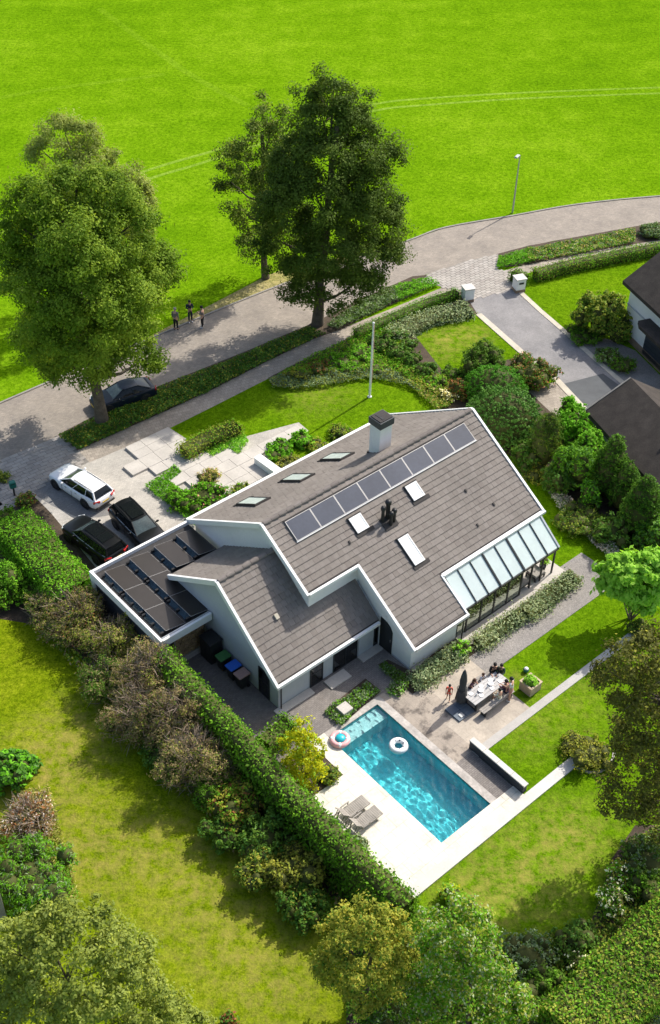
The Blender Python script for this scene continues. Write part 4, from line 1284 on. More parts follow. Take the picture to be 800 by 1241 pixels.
# stacked firewood at the back of the carport
fw = thing('firewood_stack', 'stack of split firewood under the back edge of the carport', 'firewood', U(-2.0, 6.35, .05), YAW)
log_me = []
for k in range(3):
    mb = MB(); n = 6; vs = []
    rr = [rnd.uniform(.08, .13) for _ in range(n)]
    for y in (0, .4):
        vs += [(rr[j] * math.cos(2 * PI * j / n), y, rr[j] * math.sin(2 * PI * j / n)) for j in range(n)]
    mb.add(vs, [tuple(range(n - 1, -1, -1)), tuple(range(n, 2 * n))] + [(j, (j + 1) % n, n + (j + 1) % n, n + j) for j in range(n)])
    log_me.append(mb.mesh('log', 'firewood'))
for i in range(9):
    for j in range(10):
        o = link('log', log_me[rnd.randrange(3)], fw)
        o.location = (.1 + i * .205 + (j % 2) * .1, rnd.uniform(-.03, .03), .1 + j * .19); o.rotation_euler = (0, rnd.uniform(0, 6), 0)
mb = MB(); mb.box(-.06, 0, 0, .4, 0, 2.1); mb.box(2.05, 2.11, 0, .4, 0, 2.1); mb.box(-.06, 2.11, -.01, .41, -.04, 0); mb.build('rack', 'wood_grey', fw)

# ================================================================ CARS
def car(name, label, loc, head, paint, L=4.7, Wd=1.86, H=1.46, kind='estate', group='cars by the house'):
    t = thing(name, label, 'car', loc, head, group)
    hw = Wd / 2
    st = [(-.5, .74, .50, .72, .72), (-.49, .86, .36, .86, .86), (-.465, .93, .27, .96, .97), (-.40, .98, .20, 1.0, 1.01), (-.30, 1, .18, .99, 1.0), (-.15, 1, .18, .97, .98), (0, 1, .18, .96, .97),
          (.13, 1, .18, .95, .97), (.22, 1, .18, .94, .985), (.30, .995, .18, .91, .965), (.38, .97, .18, .86, .92), (.44, .92, .2, .79, .85), (.475, .85, .24, .70, .76), (.493, .76, .30, .62, .66), (.5, .68, .40, .56, .58)]
    sc_ = H / 1.46
    mb = MB(); rings = []
    for (xf, wf, zl, zb, zt) in st:
        x = xf * L; w = hw * wf; zb *= sc_; zt *= sc_
        half = [(0, zl), (w * .88, zl), (w * .97, zl + .10), (w, (zl + zb) * .5), (w * .985, zb - .12), (w * .93, zb - .02), (w * .84, zb + (zt - zb) * .35), (w * .45, zt), (0, zt + .008)]
        ring = [(x, y, z) for y, z in half] + [(x, -y, z) for y, z in half[-2:0:-1]]
        rings.append(ring)
    n = len(rings[0]); vs = [p for r_ in rings for p in r_]
    fs = [(i * n + j, i * n + (j + 1) % n, (i + 1) * n + (j + 1) % n, (i + 1) * n + j) for i in range(len(rings) - 1) for j in range(n)]
    fs += [tuple(range(n))[::-1], tuple(range((len(rings) - 1) * n, len(rings) * n))]
    fs = [f[::-1] for f in fs]
    mb.add(vs, fs, 0, True)
    body = mb.build('body', paint, t)
    sd = body.modifiers.new('smooth', 'SUBSURF'); sd.levels = sd.render_levels = 1
    # glasshouse corner points: belt and roof
    zb = .955 * sc_; zr = H - .04
    if kind == 'sedan': bx = (-.40, .215); rx = (-.205, .035); wr = .60
    elif kind == 'suv': bx = (-.475, .235); rx = (-.43, .075); wr = .66
    else: bx = (-.468, .225); rx = (-.40, .045); wr = .645
    wb = .865
    def P(f, side, top):
        if top: return Vector((rx[0] * L + (rx[1] - rx[0]) * L * f, side * hw * wr * (1 if .05 < f < .95 else .93), zr - (.03 if f < .05 else .02 if f > .95 else 0)))
        return Vector((bx[0] * L + (bx[1] - bx[0]) * L * f, side * hw * wb * (1 if .08 < f < .92 else .92), zb + (.02 if f < .2 else 0)))
    def pane(name, a, b, c, d, mat, bulge=.02):
        """glass pane with a slight outward bow"""
        m2 = MB(); k = 4; g = []
        nn = (b - a).cross(d - a).normalized()
        for i in range(k + 1):
            for j in range(k + 1):
                s, q = i / k, j / k
                p = (a * (1 - s) + b * s) * (1 - q) + (d * (1 - s) + c * s) * q
                g.append(p + nn * bulge * 16 * s * (1 - s) * q * (1 - q) * .6)
        m2.add(g, [(i * (k + 1) + j, (i + 1) * (k + 1) + j, (i + 1) * (k + 1) + j + 1, i * (k + 1) + j + 1) for i in range(k) for j in range(k)], 0, True)
        return m2.build(name, mat, t)
    pane('windscreen', P(1, -1, 0), P(1, 1, 0), P(1, 1, 1), P(1, -1, 1), 'car_screen', .07)
    pane('rear_window', P(0, 1, 0) + Vector((.01, 0, .05)), P(0, -1, 0) + Vector((.01, 0, .05)), P(0, -1, 1), P(0, 1, 1), 'car_glass', .05)
    cut = {'sedan': (0.0, .46, 1.0), 'estate': (0.0, .26, .62, 1.0), 'suv': (0.0, .26, .62, 1.0)}[kind]
    for s_ in (1, -1):
        for a, b in zip(cut[:-1], cut[1:]):
            q = [P(a, s_, 0), P(b, s_, 0), P(b, s_, 1), P(a, s_, 1)]
            if s_ > 0: q = [q[1], q[0], q[3], q[2]]
            pane('side_window', *q, 'car_glass', .02)
        fr = MB()
        for f in cut[1:-1]:
            fr.bar(P(f, s_, 0), P(f, s_, 1), .07, .03, 0, (1, 0, 0))
        fr.tube([P(1, s_, 0) + Vector((.05, 0, -.03)), P(1, s_, 1)], .042, 6); fr.tube([P(0, s_, 0), P(0, s_, 1)], .065 if kind != 'sedan' else .05, 6)
        fr.tube([P(0, s_, 1), P(.2, s_, 1), P(.5, s_, 1), P(.8, s_, 1), P(1, s_, 1)], .04, 6)
        fr.build('pillar', paint, t)
        tr = MB(); tr.tube([P(0, s_, 0), P(.2, s_, 0), P(.8, s_, 0), P(1, s_, 0)], .022, 5); tr.build('window_trim', 'car_trim' if paint != 'paint_black' else 'chrome', t)
        if kind != 'sedan':
            rl = MB(); rl.tube([P(.06, s_, 1) + Vector((0, -s_ * .06, .03)), P(.12, s_, 1) + Vector((0, -s_ * .06, .07)), P(.8, s_, 1) + Vector((0, -s_ * .06, .07)), P(.86, s_, 1) + Vector((0, -s_ * .06, .03))], .018, 6); rl.build('roof_rail', 'car_trim', t)
        mm = MB(); bp = P(.88, s_, 0) + Vector((0, s_ * .16, .05)); mm.ball(bp, .11, 8, 0, (.65, 1.0, .72)); mm.bar(bp, bp - Vector((0, s_ * .16, .05)), .05, .04); mm.build('mirror', paint, t)
        for hx in (-.12, .08):
            MB().box(hx * L - .09, hx * L + .09, s_ * hw * .985 - .012, s_ * hw * .985 + .018, .80 * sc_, .825 * sc_).build('handle', 'chrome', t)
        sm = MB()
        for hx in (-.235, -.03, .165): sm.box(hx * L - .006, hx * L + .006, min(s_ * hw * .99, s_ * (hw + .004)), max(s_ * hw * .99, s_ * (hw + .004)), .32, .84 * sc_)
        sm.build('door_seam', 'car_trim', t)
        # lamps
        hl = MB(); hl.bar((.478 * L, s_ * hw * .55, .66 * sc_), (.425 * L, s_ * hw * .89, .71 * sc_), .16, .11); hl.build('headlight', 'lamp_clear', t, .02)
        tl = MB(); tl.bar((-.497 * L, s_ * hw * .48, .80 * sc_), (-.462 * L, s_ * hw * .93, .84 * sc_), .10, .15); tl.build('taillight', 'lamp_red', t, .02)
    # roof skin
    rf = MB(); k = 6; g = []
    for i in range(k + 1):
        f = i / k
        for j in range(7):
            s_ = -1 + j / 3
            a = P(f, 1, 1); y = a.y * s_
            g.append((a.x + (.05 * (1 - s_ * s_) * (1 if f > .9 else -1 if f < .1 else 0)), y, a.z + .045 * (1 - s_ * s_) + .035 * math.sin(PI * f)))
    rf.add(g, [(i * 7 + j, (i + 1) * 7 + j, (i + 1) * 7 + j + 1, i * 7 + j + 1) for i in range(k) for j in range(6)], 0, True)
    roof_o = rf.build('car_roof', paint, t)
    if kind == 'suv' or (kind == 'estate' and paint == 'paint_black'):
        sr = MB(); sr.box(rx[0] * L + .45, rx[0] * L + 1.1, -.42, .42, zr + .068, zr + .085); sr.box(rx[0] * L + 1.18, rx[1] * L - .1, -.42, .42, zr + .066, zr + .084); sr.build('sunroof', 'car_glass', t)
    # wheels
    for xw in (.315 * L, -.285 * L):
        for s_ in (1, -1):
            ar = MB(); m4 = Matrix.Translation((xw, s_ * (hw - .035), .35)) @ Matrix.Rotation(PI / 2, 4, 'X')
            b2 = MB(); b2.lathe([(.001, -.05), (.405, -.05), (.405, .05), (.001, .05)], 20)
            ar.add([m4 @ Vector(p) for p in b2.v], b2.f); ar.build('wheel_arch', 'car_trim', t)
            b3 = MB(); b3.lathe([(.2, -.10), (.31, -.11), (.335, -.08), (.335, .08), (.31, .11), (.2, .10)], 24)
            m5 = Matrix.Translation((xw, s_ * (hw - .08), .335)) @ Matrix.Rotation(PI / 2, 4, 'X')
            wl = MB().add([m5 @ Vector(p) for p in b3.v], b3.f, 0, True).build('wheel', 'tyre', t)
            b4 = MB(); b4.lathe([(.001, .075), (.06, .085), (.07, .06), (.2, .06), (.225, .095), (.225, -.095), (.001, -.095)], 20)
            for q in range(5):
                a = 2 * PI * q / 5
                b4.bar((.05 * math.cos(a), .05 * math.sin(a), .075), (.21 * math.cos(a), .21 * math.sin(a), .08), .06, .03)
            sg = s_
            m6 = Matrix.Translation((xw, s_ * (hw - .08), .335)) @ Matrix.Rotation(-s_ * PI / 2, 4, 'X')
            MB().add([m6 @ Vector(p) for p in b4.v], b4.f).build('rim', 'rim', wl)
    MB().box(.488 * L, .5 * L + .006, -hw * .5, hw * .5, .36, .56 * sc_).build('grille', 'car_trim', t, .01)
    MB().box(-.5 * L - .012, -.5 * L + .02, -.26, .26, .60 * sc_, .70 * sc_).build('number_plate', 'plate_yellow', t)
    MB().box(.5 * L - .01, .5 * L + .014, -.26, .26, .42, .52).build('number_plate', 'plate_yellow', t)
    MB().box(-.497 * L - .015, -.46 * L, -hw * .78, hw * .78, .28, .40).build('rear_bumper', 'car_trim', t, .02)
    return t
def car_between(front, rear, zf=.7):
    a, b = gp(*front, zf), gp(*rear, zf); c = (a + b) / 2; d = a - b
    return (c.x, c.y, .016), math.atan2(d.y, d.x), d.length
lc, hd, ln = car_between((68, 567), (129, 606))
car('white_estate_car', 'white estate car parked on the pale drive by the gateway', lc, hd, 'paint_white', 4.7, 1.86, 1.40, 'estate')
hB = YAW + PI / 2
c = gp(168, 637, .7)
car('black_car', 'black car nosing towards the carport with its pale windscreen facing the house', (c.x, c.y, .016), hB + PI + R(-3), 'paint_black', 4.6, 1.88, 1.50, 'estate')
c = gp(114, 652, .7)
car('black_car', 'black car with a glass sunroof parked close beside the driveway hedge', (c.x, c.y, .016), hB + R(5.4), 'paint_black', 4.6, 1.9, 1.50, 'suv')
lc, hd, ln = car_between((110, 489), (187, 465))
car('navy_saloon_car', 'dark blue saloon car parked on the road behind the tree trunk', lc, hd, 'paint_navy', 4.6, 1.82, 1.42, 'sedan', group='cars by the house')

# ================================================================ PEOPLE
def skin_obj(name, verts, edges, rad, mat, parent, sub=1, root=0):
    me = bpy.data.meshes.new('tmp'); me.from_pydata(verts, edges, []); me.update()
    ob = bpy.data.objects.new('tmp', me); C.objects.link(ob)
    sk = ob.modifiers.new('skin', 'SKIN'); sk.use_smooth_shade = True
    for i, r_ in enumerate(rad):
        me.skin_vertices[0].data[i].radius = (r_, r_) if not hasattr(r_, '__len__') else r_
        me.skin_vertices[0].data[i].use_root = (i == root)
    s2 = ob.modifiers.new('sub', 'SUBSURF'); s2.levels = s2.render_levels = sub
    dg = bpy.context.evaluated_depsgraph_get()
    m2 = bpy.data.meshes.new_from_object(ob.evaluated_get(dg))
    bpy.data.objects.remove(ob)
    m2.name = name; m2.materials.clear(); m2.materials.append(MATS[mat])
    for p in m2.polygons: p.use_smooth = True
    return link(name, m2, parent)
def person(label, loc, rot, h=1.75, top='cloth_grey', legs='cloth_black', shoes='shoe_white', hair='hair_dark', long_hair=False, pose='stand', arms=None, sleeves=1., trousers=1., lean=0., group='people', turn=0., cap=None):
    """local +x is forward; seat height .45"""
    t = thing('person', label, 'person', loc, rot, group)
    k = h / 1.75
    V = lambda x, y, z: Vector((x, y, z)) * k
    if pose == 'stand':
        pel = V(0, 0, .95)
        kn = {1: V(.02, .10, .50), -1: V(.05, -.10, .50)}; an = {1: V(-.03, .11, .08), -1: V(.04, -.11, .08)}
    elif pose == 'step':
        pel = V(0, 0, .94)
        kn = {1: V(.16, .09, .50), -1: V(-.02, -.09, .49)}; an = {1: V(.14, .10, .08), -1: V(-.20, -.10, .10)}
    else:
        pel = V(0, 0, .54)
        kn = {1: V(.42, .11, .52), -1: V(.43, -.11, .52)}; an = {1: V(.40, .11, .08), -1: V(.36, -.11, .08)}
    ln = lean
    sp = pel + V(math.sin(ln) * .22, 0, math.cos(ln) * .22); chs = pel + V(math.sin(ln) * .42, 0, math.cos(ln) * .42)
    nk = pel + V(math.sin(ln) * .56, 0, math.cos(ln) * .56); hb = nk + V(.03, 0, .09); hc = nk + V(.045, 0, .18); ht = nk + V(.03, 0, .265)
    sho = {s: chs + V(math.sin(ln) * .06, s * .185, .075) for s in (1, -1)}
    hip = {s: pel + V(0, s * .09, -.04) for s in (1, -1)}
    if arms is None:
        arms = {s: (sho[s] + V(-.02, s * .06, -.28), sho[s] + V(.08, s * .05, -.53)) for s in (1, -1)}
    elif arms == 'table':
        arms = {s: (sho[s] + V(.14, s * .07, -.23), sho[s] + V(.36, -s * .03, -.24)) for s in (1, -1)}
    elif arms == 'chest':
        arms = {s: (sho[s] + V(.03, s * .07, -.27), sho[s] + V(.26, -s * .10, -.22)) for s in (1, -1)}
    elif arms == 'reach':
        arms = {1: (sho[1] + V(.16, .06, -.22), sho[1] + V(.40, -.02, -.26)), -1: (sho[-1] + V(.0, -.08, -.27), sho[-1] + V(.10, -.06, -.50))}
    toe = {s: an[s] + V(.16, s * .02, -.045) for s in (1, -1)}
    vs = [pel, sp, chs, nk, hb, hc, ht]; rd = [(.145, .105), (.13, .095), (.155, .105), .055, (.06, .065), (.088, .10), (.055, .06)]
    ed = [(0, 1), (1, 2), (2, 3), (3, 4), (4, 5), (5, 6)]
    def add(p, r_, par):
        vs.append(p); rd.append(r_); ed.append((par, len(vs) - 1)); return len(vs) - 1
    nose = add(hc + V(.115, 0, -.01), .014, 5)
    for s in (1, -1):
        add(hc + V(0, s * .105, .0), .018, 5)
        a = add(sho[s], .062, 2); b = add(arms[s][0], .043, a); c_ = add(arms[s][1], .030, b)
        d = (arms[s][1] - arms[s][0]).normalized(); sd = Vector((0, -s, 0)); sd = (sd - d * sd.dot(d)).normalized(); up = d.cross(sd)
        pm = add(arms[s][1] + d * .075 * k, .030, c_)
        for q, (o_, l_) in enumerate(((-.026, .062), (-.009, .076), (.009, .082), (.026, .074))):
            f1 = add(arms[s][1] + d * (.105 + l_ * .35) * k + sd * o_ * k, .0095, pm)
            add(vs[f1] + d * l_ * .55 * k - up * .018 * k * s, .0085, f1)
        th = add(arms[s][1] + d * .05 * k + sd * .045 * k, .011, c_); add(vs[th] + d * .035 * k + sd * .015 * k, .0095, th)
        hp = add(hip[s], .095, 0); kk = add(kn[s], .062, hp); aa = add(an[s], .042, kk); add(toe[s], .035, aa)
    rd = [tuple(x * k for x in r_) if hasattr(r_, '__len__') else r_ * k for r_ in rd]
    skin_obj('body', vs, ed, rd, 'skin', t)
    # top
    v2 = [pel + V(0, 0, .0), sp, chs, nk - V(0, 0, .045)]; r2 = [(.163, .125), (.150, .115), (.178, .126), .075]; e2 = [(0, 1), (1, 2), (2, 3)]
    for s in (1, -1):
        v2.append(sho[s]); r2.append(.078); e2.append((2, len(v2) - 1))
        v2.append(sho[s].lerp(arms[s][0], .9 if sleeves >= .5 else .45)); r2.append(.06); e2.append((len(v2) - 2, len(v2) - 1))
        if sleeves > .8:
            v2.append(arms[s][0].lerp(arms[s][1], .85)); r2.append(.046); e2.append((len(v2) - 2, len(v2) - 1))
    skin_obj('top', v2, e2, [tuple(x * k for x in r_) if hasattr(r_, '__len__') else r_ * k for r_ in r2], top, t)
    # trousers or shorts
    v3 = [pel + V(0, 0, .05), pel]; r3 = [(.15, .115), (.158, .122)]; e3 = [(0, 1)]
    for s in (1, -1):
        v3.append(hip[s]); r3.append(.108); e3.append((1, len(v3) - 1))
        v3.append(hip[s].lerp(kn[s], .95 if trousers > .5 else .5)); r3.append(.078 if trousers > .5 else .092); e3.append((len(v3) - 2, len(v3) - 1))
        if trousers > .5:
            v3.append(kn[s].lerp(an[s], .92)); r3.append(.06); e3.append((len(v3) - 2, len(v3) - 1))
    skin_obj('trousers' if trousers > .5 else 'shorts', v3, e3, [tuple(x * k for x in r_) if hasattr(r_, '__len__') else r_ * k for r_ in r3], legs, t)
    for s in (1, -1):
        if shoes:
            skin_obj('shoe', [an[s] + V(-.05, 0, -.03), an[s] + V(.06, s * .01, -.035), toe[s] + V(.04, 0, .005)], [(0, 1), (1, 2)], [.048 * k, .05 * k, .04 * k], shoes, t)
        e = MB(); e.ball(hc + V(.088, s * .035, .02), .012 * k, 6); e.build('eye', 'eye_dark', t)
    MB().ball(hc + V(.094, 0, -.055), .022 * k, 6, 0, (.4, 1.1, .4)).build('mouth', 'lips', t)
    hm = MB(); hm.ball(hc + V(-.018, 0, .035), .118 * k, 10, 0, (1, .93, .98))
    if long_hair:
        hm.ball(hc + V(-.07, 0, -.08), .125 * k, 10, 0, (.7, 1.05, 1.5)); hm.ball(hc + V(-.09, 0, -.2), .10 * k, 10, 0, (.6, 1.2, 1.3))
    hm.build('hair', hair, t)
    return t
def face_to(p, q):
    d = Vector(q) - Vector(p); return math.atan2(d.y, d.x)
# three people on the field side of the road
ps = [gp(213.5, 399.5), gp(231, 390), gp(246, 397)]
person('person in a grey coat and dark trousers standing on the grass at the kerb', (ps[0].x, ps[0].y, 0), face_to(ps[0], ps[1]) + .3, 1.86, 'cloth_grey', 'cloth_black', 'cloth_black', 'hair_grey', group='people talking by the road')
person('person dressed all in navy standing farthest back on the grass', (ps[1].x, ps[1].y, 0), R(-70), 1.86, 'cloth_navy', 'cloth_navy', 'shoe_white', 'hair_dark', group='people talking by the road', arms='chest')
person('person in a grey top, black trousers and white shoes standing on the road edge', (ps[2].x, ps[2].y, .016), R(160), 1.82, 'cloth_grey', 'cloth_black', 'shoe_white', 'hair_dark', group='people talking by the road', arms='chest')

# ================================================================ DINING GROUP BY THE POOL
FT = ZT
tb = thing('dining_table', 'long grey outdoor dining table covered in plates and glasses', 'table', U(9.15, -6.42, FT), YAW)
for i in range(5):
    MB().cbox(-1.32, 1.32, -.46 + i * .186, -.46 + i * .186 + .178, .70, .75, .006).build('board', 'table_top', tb)
for sx in (-1, 1):
    m = MB(); m.box(sx * 1.1 - .05, sx * 1.1 + .05, -.4, .4, 0, .06); m.box(sx * 1.1 - .05, sx * 1.1 + .05, -.4, -.3, .06, .70); m.box(sx * 1.1 - .05, sx * 1.1 + .05, .3, .4, .06, .70); m.build('leg', 'black_frame', tb)
m = MB(); m.box(-1.05, 1.05, -.04, .04, .62, .70); m.build('beam', 'black_frame', tb)
def bench(v, lab):
    b = thing('bench', lab, 'bench', U(9.15, v, FT), YAW, 'benches at the dining table')
    for i in range(3): MB().cbox(-1.2, 1.2, -.19 + i * .13, -.19 + i * .13 + .122, .42, .46, .006).build('board', 'wood_grey', b)
    for sx in (-1, 1): m = MB(); m.box(sx * 1.0 - .04, sx * 1.0 + .04, -.17, .17, 0, .42); m.build('leg', 'black_frame', b)
bench(-7.25, 'grey bench on the lawn side of the dining table')
bench(-5.62, 'grey bench on the house side of the dining table')
# things on the table
for i, (u, v, kind) in enumerate(((8.2, -6.2, 'p'), (8.55, -6.62, 'p'), (9.0, -6.2, 'p'), (9.35, -6.65, 'p'), (9.7, -6.2, 'p'), (10.05, -6.6, 'p'), (8.75, -6.4, 'b'), (9.5, -6.42, 'b'), (9.2, -6.45, 'g'), (9.9, -6.35, 'g'), (8.35, -6.45, 'g'), (10.2, -6.3, 'g'))):
    z = FT + .75
    if kind == 'p':
        o = MB().lathe([(.001, .006), (.07, .006), (.125, .022), (.13, .028), (.12, .026), (.07, .012), (.001, .012)], 16).build('plate', 'white_plastic'); tag(o, 'white plate on the grey dining table, ' + {0: 'nearest the parasol on the house side', 1: 'nearest the parasol on the lawn side', 2: 'before the long haired person', 3: 'before the person in cream', 4: 'before the small person in white', 5: 'before the person in plum'}[i], 'plate', 'plates on the dining table')
    elif kind == 'b':
        o = MB().lathe([(.001, 0), (.08, 0), (.16, .09), (.15, .09), (.075, .015), (.001, .015)], 16).build('serving_bowl', 'white_plastic'); tag(o, 'white serving bowl in the middle of the table, nearer the ' + ('parasol' if u < 9 else 'planter'), 'bowl', 'bowls on the dining table')
    else:
        o = MB().lathe([(.001, 0), (.035, 0), (.042, .13), (.037, .13), (.03, .01), (.001, .01)], 12).build('drinking_glass', 'lamp_clear'); tag(o, 'clear drinking glass on the table, ' + {8: 'between the two serving bowls', 9: 'beside the farther serving bowl', 10: 'nearest the parasol', 11: 'nearest the planter'}[i], 'glass', 'glasses on the dining table')
    o.location = U(u, v, z)
def sit(label, u, v, look, **kw):
    p = U(u, v, FT); q = U(look[0], look[1], FT)
    return person(label, p, face_to(p, q), pose='sit', group='people around the dining table', **kw)
sit('person with long brown hair leaning on the house side of the table', 8.75, -5.68, (8.85, -7), h=1.6, top='cloth_plum', legs='cloth_navy', hair='hair_brown', long_hair=True, arms='table', lean=.35, sleeves=.3)
sit('small person in white seated between the long haired one and the table end', 9.55, -5.68, (9.5, -7), h=1.35, top='cloth_white', legs='cloth_white', hair='hair_brown', arms='table', lean=.25)
sit('person in black with dark hair at the house corner of the table end', 10.45, -5.78, (9.6, -6.6), h=1.7, top='cloth_black', legs='cloth_black', hair='hair_dark', arms='table', lean=.2)
sit('person in dark green seated at the very end of the table', 10.75, -6.05, (9.6, -6.6), h=1.6, top='cloth_green', legs='cloth_black', hair='hair_dark', arms='table', lean=.2)
sit('small dark haired person in a cream top on the lawn side bench', 9.35, -7.25, (9.3, -6), h=1.5, top='cloth_cream', legs='cloth_cream', hair='hair_dark', arms='table', lean=.1, trousers=.3)
sit('dark haired person in a plum top on the lawn side bench', 10.0, -7.2, (9.9, -6), h=1.65, top='cloth_plum', legs='cloth_navy', hair='hair_dark', arms='table', lean=.25)
p = gp(617.5, 848.5, FT)
person('person in a white top and pink shorts standing barelegged behind the bench', p, face_to(p, U(9.6, -6.6, FT)), 1.75, 'cloth_white', 'cloth_pink', 'shoe_white', 'hair_dark', pose='stand', arms='reach', sleeves=.3, trousers=.3, lean=.12, group='people around the dining table')
p = gp(543, 848, FT)
person('child in a red top walking past the folded parasol', p, face_to(p, U(5.5, -7, FT)), 1.22, 'cloth_red', 'cloth_red', None, 'hair_dark', pose='step', sleeves=.6, trousers=.5, group='people around the dining table')
# folded cantilever parasol on its weighted base
pa = thing('parasol', 'folded dark grey parasol on a square slate base beside the table', 'parasol', U(7.42, -6.22, FT), YAW)
for i in range(2):
    for j in range(2): MB().cbox(-.58 + i * .585, -.01 + i * .585, -.55 + j * .555, -.005 + j * .555, 0, .09, .015).build('base_slab', 'slate_blue', pa)
MB().tube([(.35, .3, .09), (.35, .3, 2.75)], .045, 10).build('pole', 'black_metal', pa)
mb = MB(); n = 24; prof = [(.27, .35), (.29, .5), (.25, 1.0), (.17, 1.5), (.19, 1.9), (.15, 2.3), (.09, 2.62), (.02, 2.72)]
vs = []
for i, (r_, z) in enumerate(prof):
    for j in range(n): 
        a = 2 * PI * j / n; rr = r_ * (1 + (.16 if j % 3 == 0 else -.10 if j % 3 == 1 else 0) * (1 - i / 7))
        vs.append((.35 + rr * math.cos(a), .3 + rr * math.sin(a), z + (.05 * math.sin(j * 2.1) if i == 0 else 0)))
mb.add(vs, [(i * n + j, i * n + (j + 1) % n, (i + 1) * n + (j + 1) % n, (i + 1) * n + j) for i in range(len(prof) - 1) for j in range(n)], 0, True); mb.build('canopy', 'parasol_cloth', pa)
MB().torus((.35, .3, 1.25), .27, .02, 20, 6).build('tie_strap', 'black_metal', pa)
MB().box(-.35, -.1, -.45, -.2, .091, .13).build('crank_plate', 'galvanised', pa)
# planter box
pl = thing('planter', 'square wooden planter with a leafy plant at the corner of the dining terrace', 'planter', U(11.0, -8.02, .02), YAW)
for k, (x0, x1, y0, y1) in enumerate(((0, .86, 0, .06), (0, .86, .76, .82), (0, .06, .06, .76), (.80, .86, .06, .76))):
    for i in range(4): MB().box(x0, x1, y0, y1, .01 + i * .15, .155 + i * .15).build('board', 'wood_planter', pl)
m = MB()
for (x0, x1, y0, y1) in ((-.03, .89, -.03, .08), (-.03, .89, .74, .85), (-.03, .08, .08, .74), (.78, .89, .08, .74)): m.box(x0, x1, y0, y1, .611, .65)
m.build('rim', 'wood_planter', pl)
MB().box(.06, .80, .06, .76, .02, .54).build('earth', 'soil', pl)
crown('plant', [(.42, .4, .68, .3, .3, .22), (.3, .5, .8, .16, .16, .2)], ['leaf_lime'], pl, 60, 14, .14, .14)
p = gp(637.6, 812, .15)
b = thing('ball', 'green and white ball lying on the lawn behind the planter', 'ball', (p.x, p.y, 0))
MB().ball((0, 0, .17), .165, 14).build('skin', 'letterbox_green', b)
MB().ball((0, .0, .21), .145, 12, 0, (.98, .98, 1)).build('panel', 'white_plastic', b)
# sun loungers
def lounger(label, u, v):
    t = thing('sun_lounger', label, 'sun lounger', U(u, v, ZT + .006), YAW, 'sun loungers on the white terrace')
    m = MB()
    for s in (-.3, .3): m.bar((0, s, .30), (1.95, s, .30), .05, .06)
    m.bar((.02, -.3, .30), (.02, .3, .30), .05, .05); m.bar((1.93, -.3, .30), (1.93, .3, .30), .05, .05); m.build('frame', 'wood_grey', t)
    for (x, s) in ((.35, -.3), (.35, .3), (1.6, -.3), (1.6, .3)): MB().bar((x, s, 0), (x + (.1 if x < 1 else -.1), s, .29), .05, .05, 0, (1, 0, 0)).build('leg', 'wood_grey', t)
    for i in range(11):
        x = .72 + i * .11; MB().cbox(x, x + .095, -.27, .27, .335, .355, .005).build('slat', 'wood_grey', t)
    bk = MB(); a = R(48); o = Vector((.70, 0, .34)); d = Vector((-math.cos(a), 0, math.sin(a)))
    for s in (-.27, .27): bk.bar(o + Vector((0, s, 0)), o + Vector((0, s, 0)) + d * .78, .045, .045, 0, (0, 1, 0))
    bo = bk.build('backrest', 'wood_grey', t)
    for i in range(7):
        q = o + d * (.06 + i * .105); MB().bar(q + Vector((0, -.25, .02)), q + Vector((0, .25, .02)), .09, .02, 0, d.cross(Vector((0, 1, 0)))).build('slat', 'wood_grey', bo)
    pr = MB()
    for s in (-.24, .24): pr.bar((.10, s, .30), o + d * .55 + Vector((0, s, 0)), .03, .03, 0, (0, 1, 0))
    for s in (-.3, .3): pr.bar((.55, s * 1.12, .52), (1.1, s * 1.12, .52), .06, .03); pr.bar((.6, s * 1.12, .3), (.6, s * 1.12, .52), .04, .04, 0, (1, 0, 0)); pr.bar((1.05, s * 1.12, .3), (1.05, s * 1.12, .52), .04, .04, 0, (1, 0, 0))
    pr.build('support', 'wood_grey', t)
    return t
lounger('grey wooden sun lounger nearer the yellow leaved tree', -2.28, -7.28)
lounger('grey wooden sun lounger nearer the silvery shrub', -2.2, -8.12)
# inflatable rings
p = gp(483, 904, 0)
r_ = thing('swim_ring', 'white and navy inflatable ring floating in the middle of the pool', 'swim ring', (p.x, p.y, -.02), .4, 'inflatable swim rings')
MB().torus((0, 0, .03), .36, .155, 28, 12).build('tube', 'white_plastic', r_)
m = MB()
for q in range(7): 
    a = q * 2 * PI / 7; m.ball((.30 * math.cos(a), .30 * math.sin(a), .11), .085, 8, 0, (1, .7, .75))
m.build('pattern', 'navy_plastic', r_)
p = gp(412, 897, .1)
r_ = thing('swim_ring', 'pink and white inflatable ring with a teal bowl at the pool corner', 'swim ring', (p.x, p.y, ZT + .02), 0, 'inflatable swim rings')
MB().torus((0, 0, .10), .40, .15, 28, 12).build('tube', 'pink_plastic', r_)
m = MB(); 
for q in range(4):
    a = q * PI / 2; m.ball((.40 * math.cos(a), .40 * math.sin(a), .14), .145, 8, 0, (1, 1, .85))
m.build('stripe', 'white_plastic', r_)
MB().ball((.02, .0, .2), .27, 12, 0, (1, 1, .55)).build('float_seat', 'teal_plastic', r_)
tag(MB().cbox(-.34, .34, -.32, .32, 0, .36, .02).build('ground_light', 'pale_slab'), 'square pale stone block set among the plants by the pool', 'stone block')
bpy.data.objects['ground_light'].name = 'stone_block'
o = bpy.data.objects['stone_block']; p = gp(417.5, 862, .1); o.location = (p.x, p.y, ZT + .006); o.rotation_euler.z = YAW
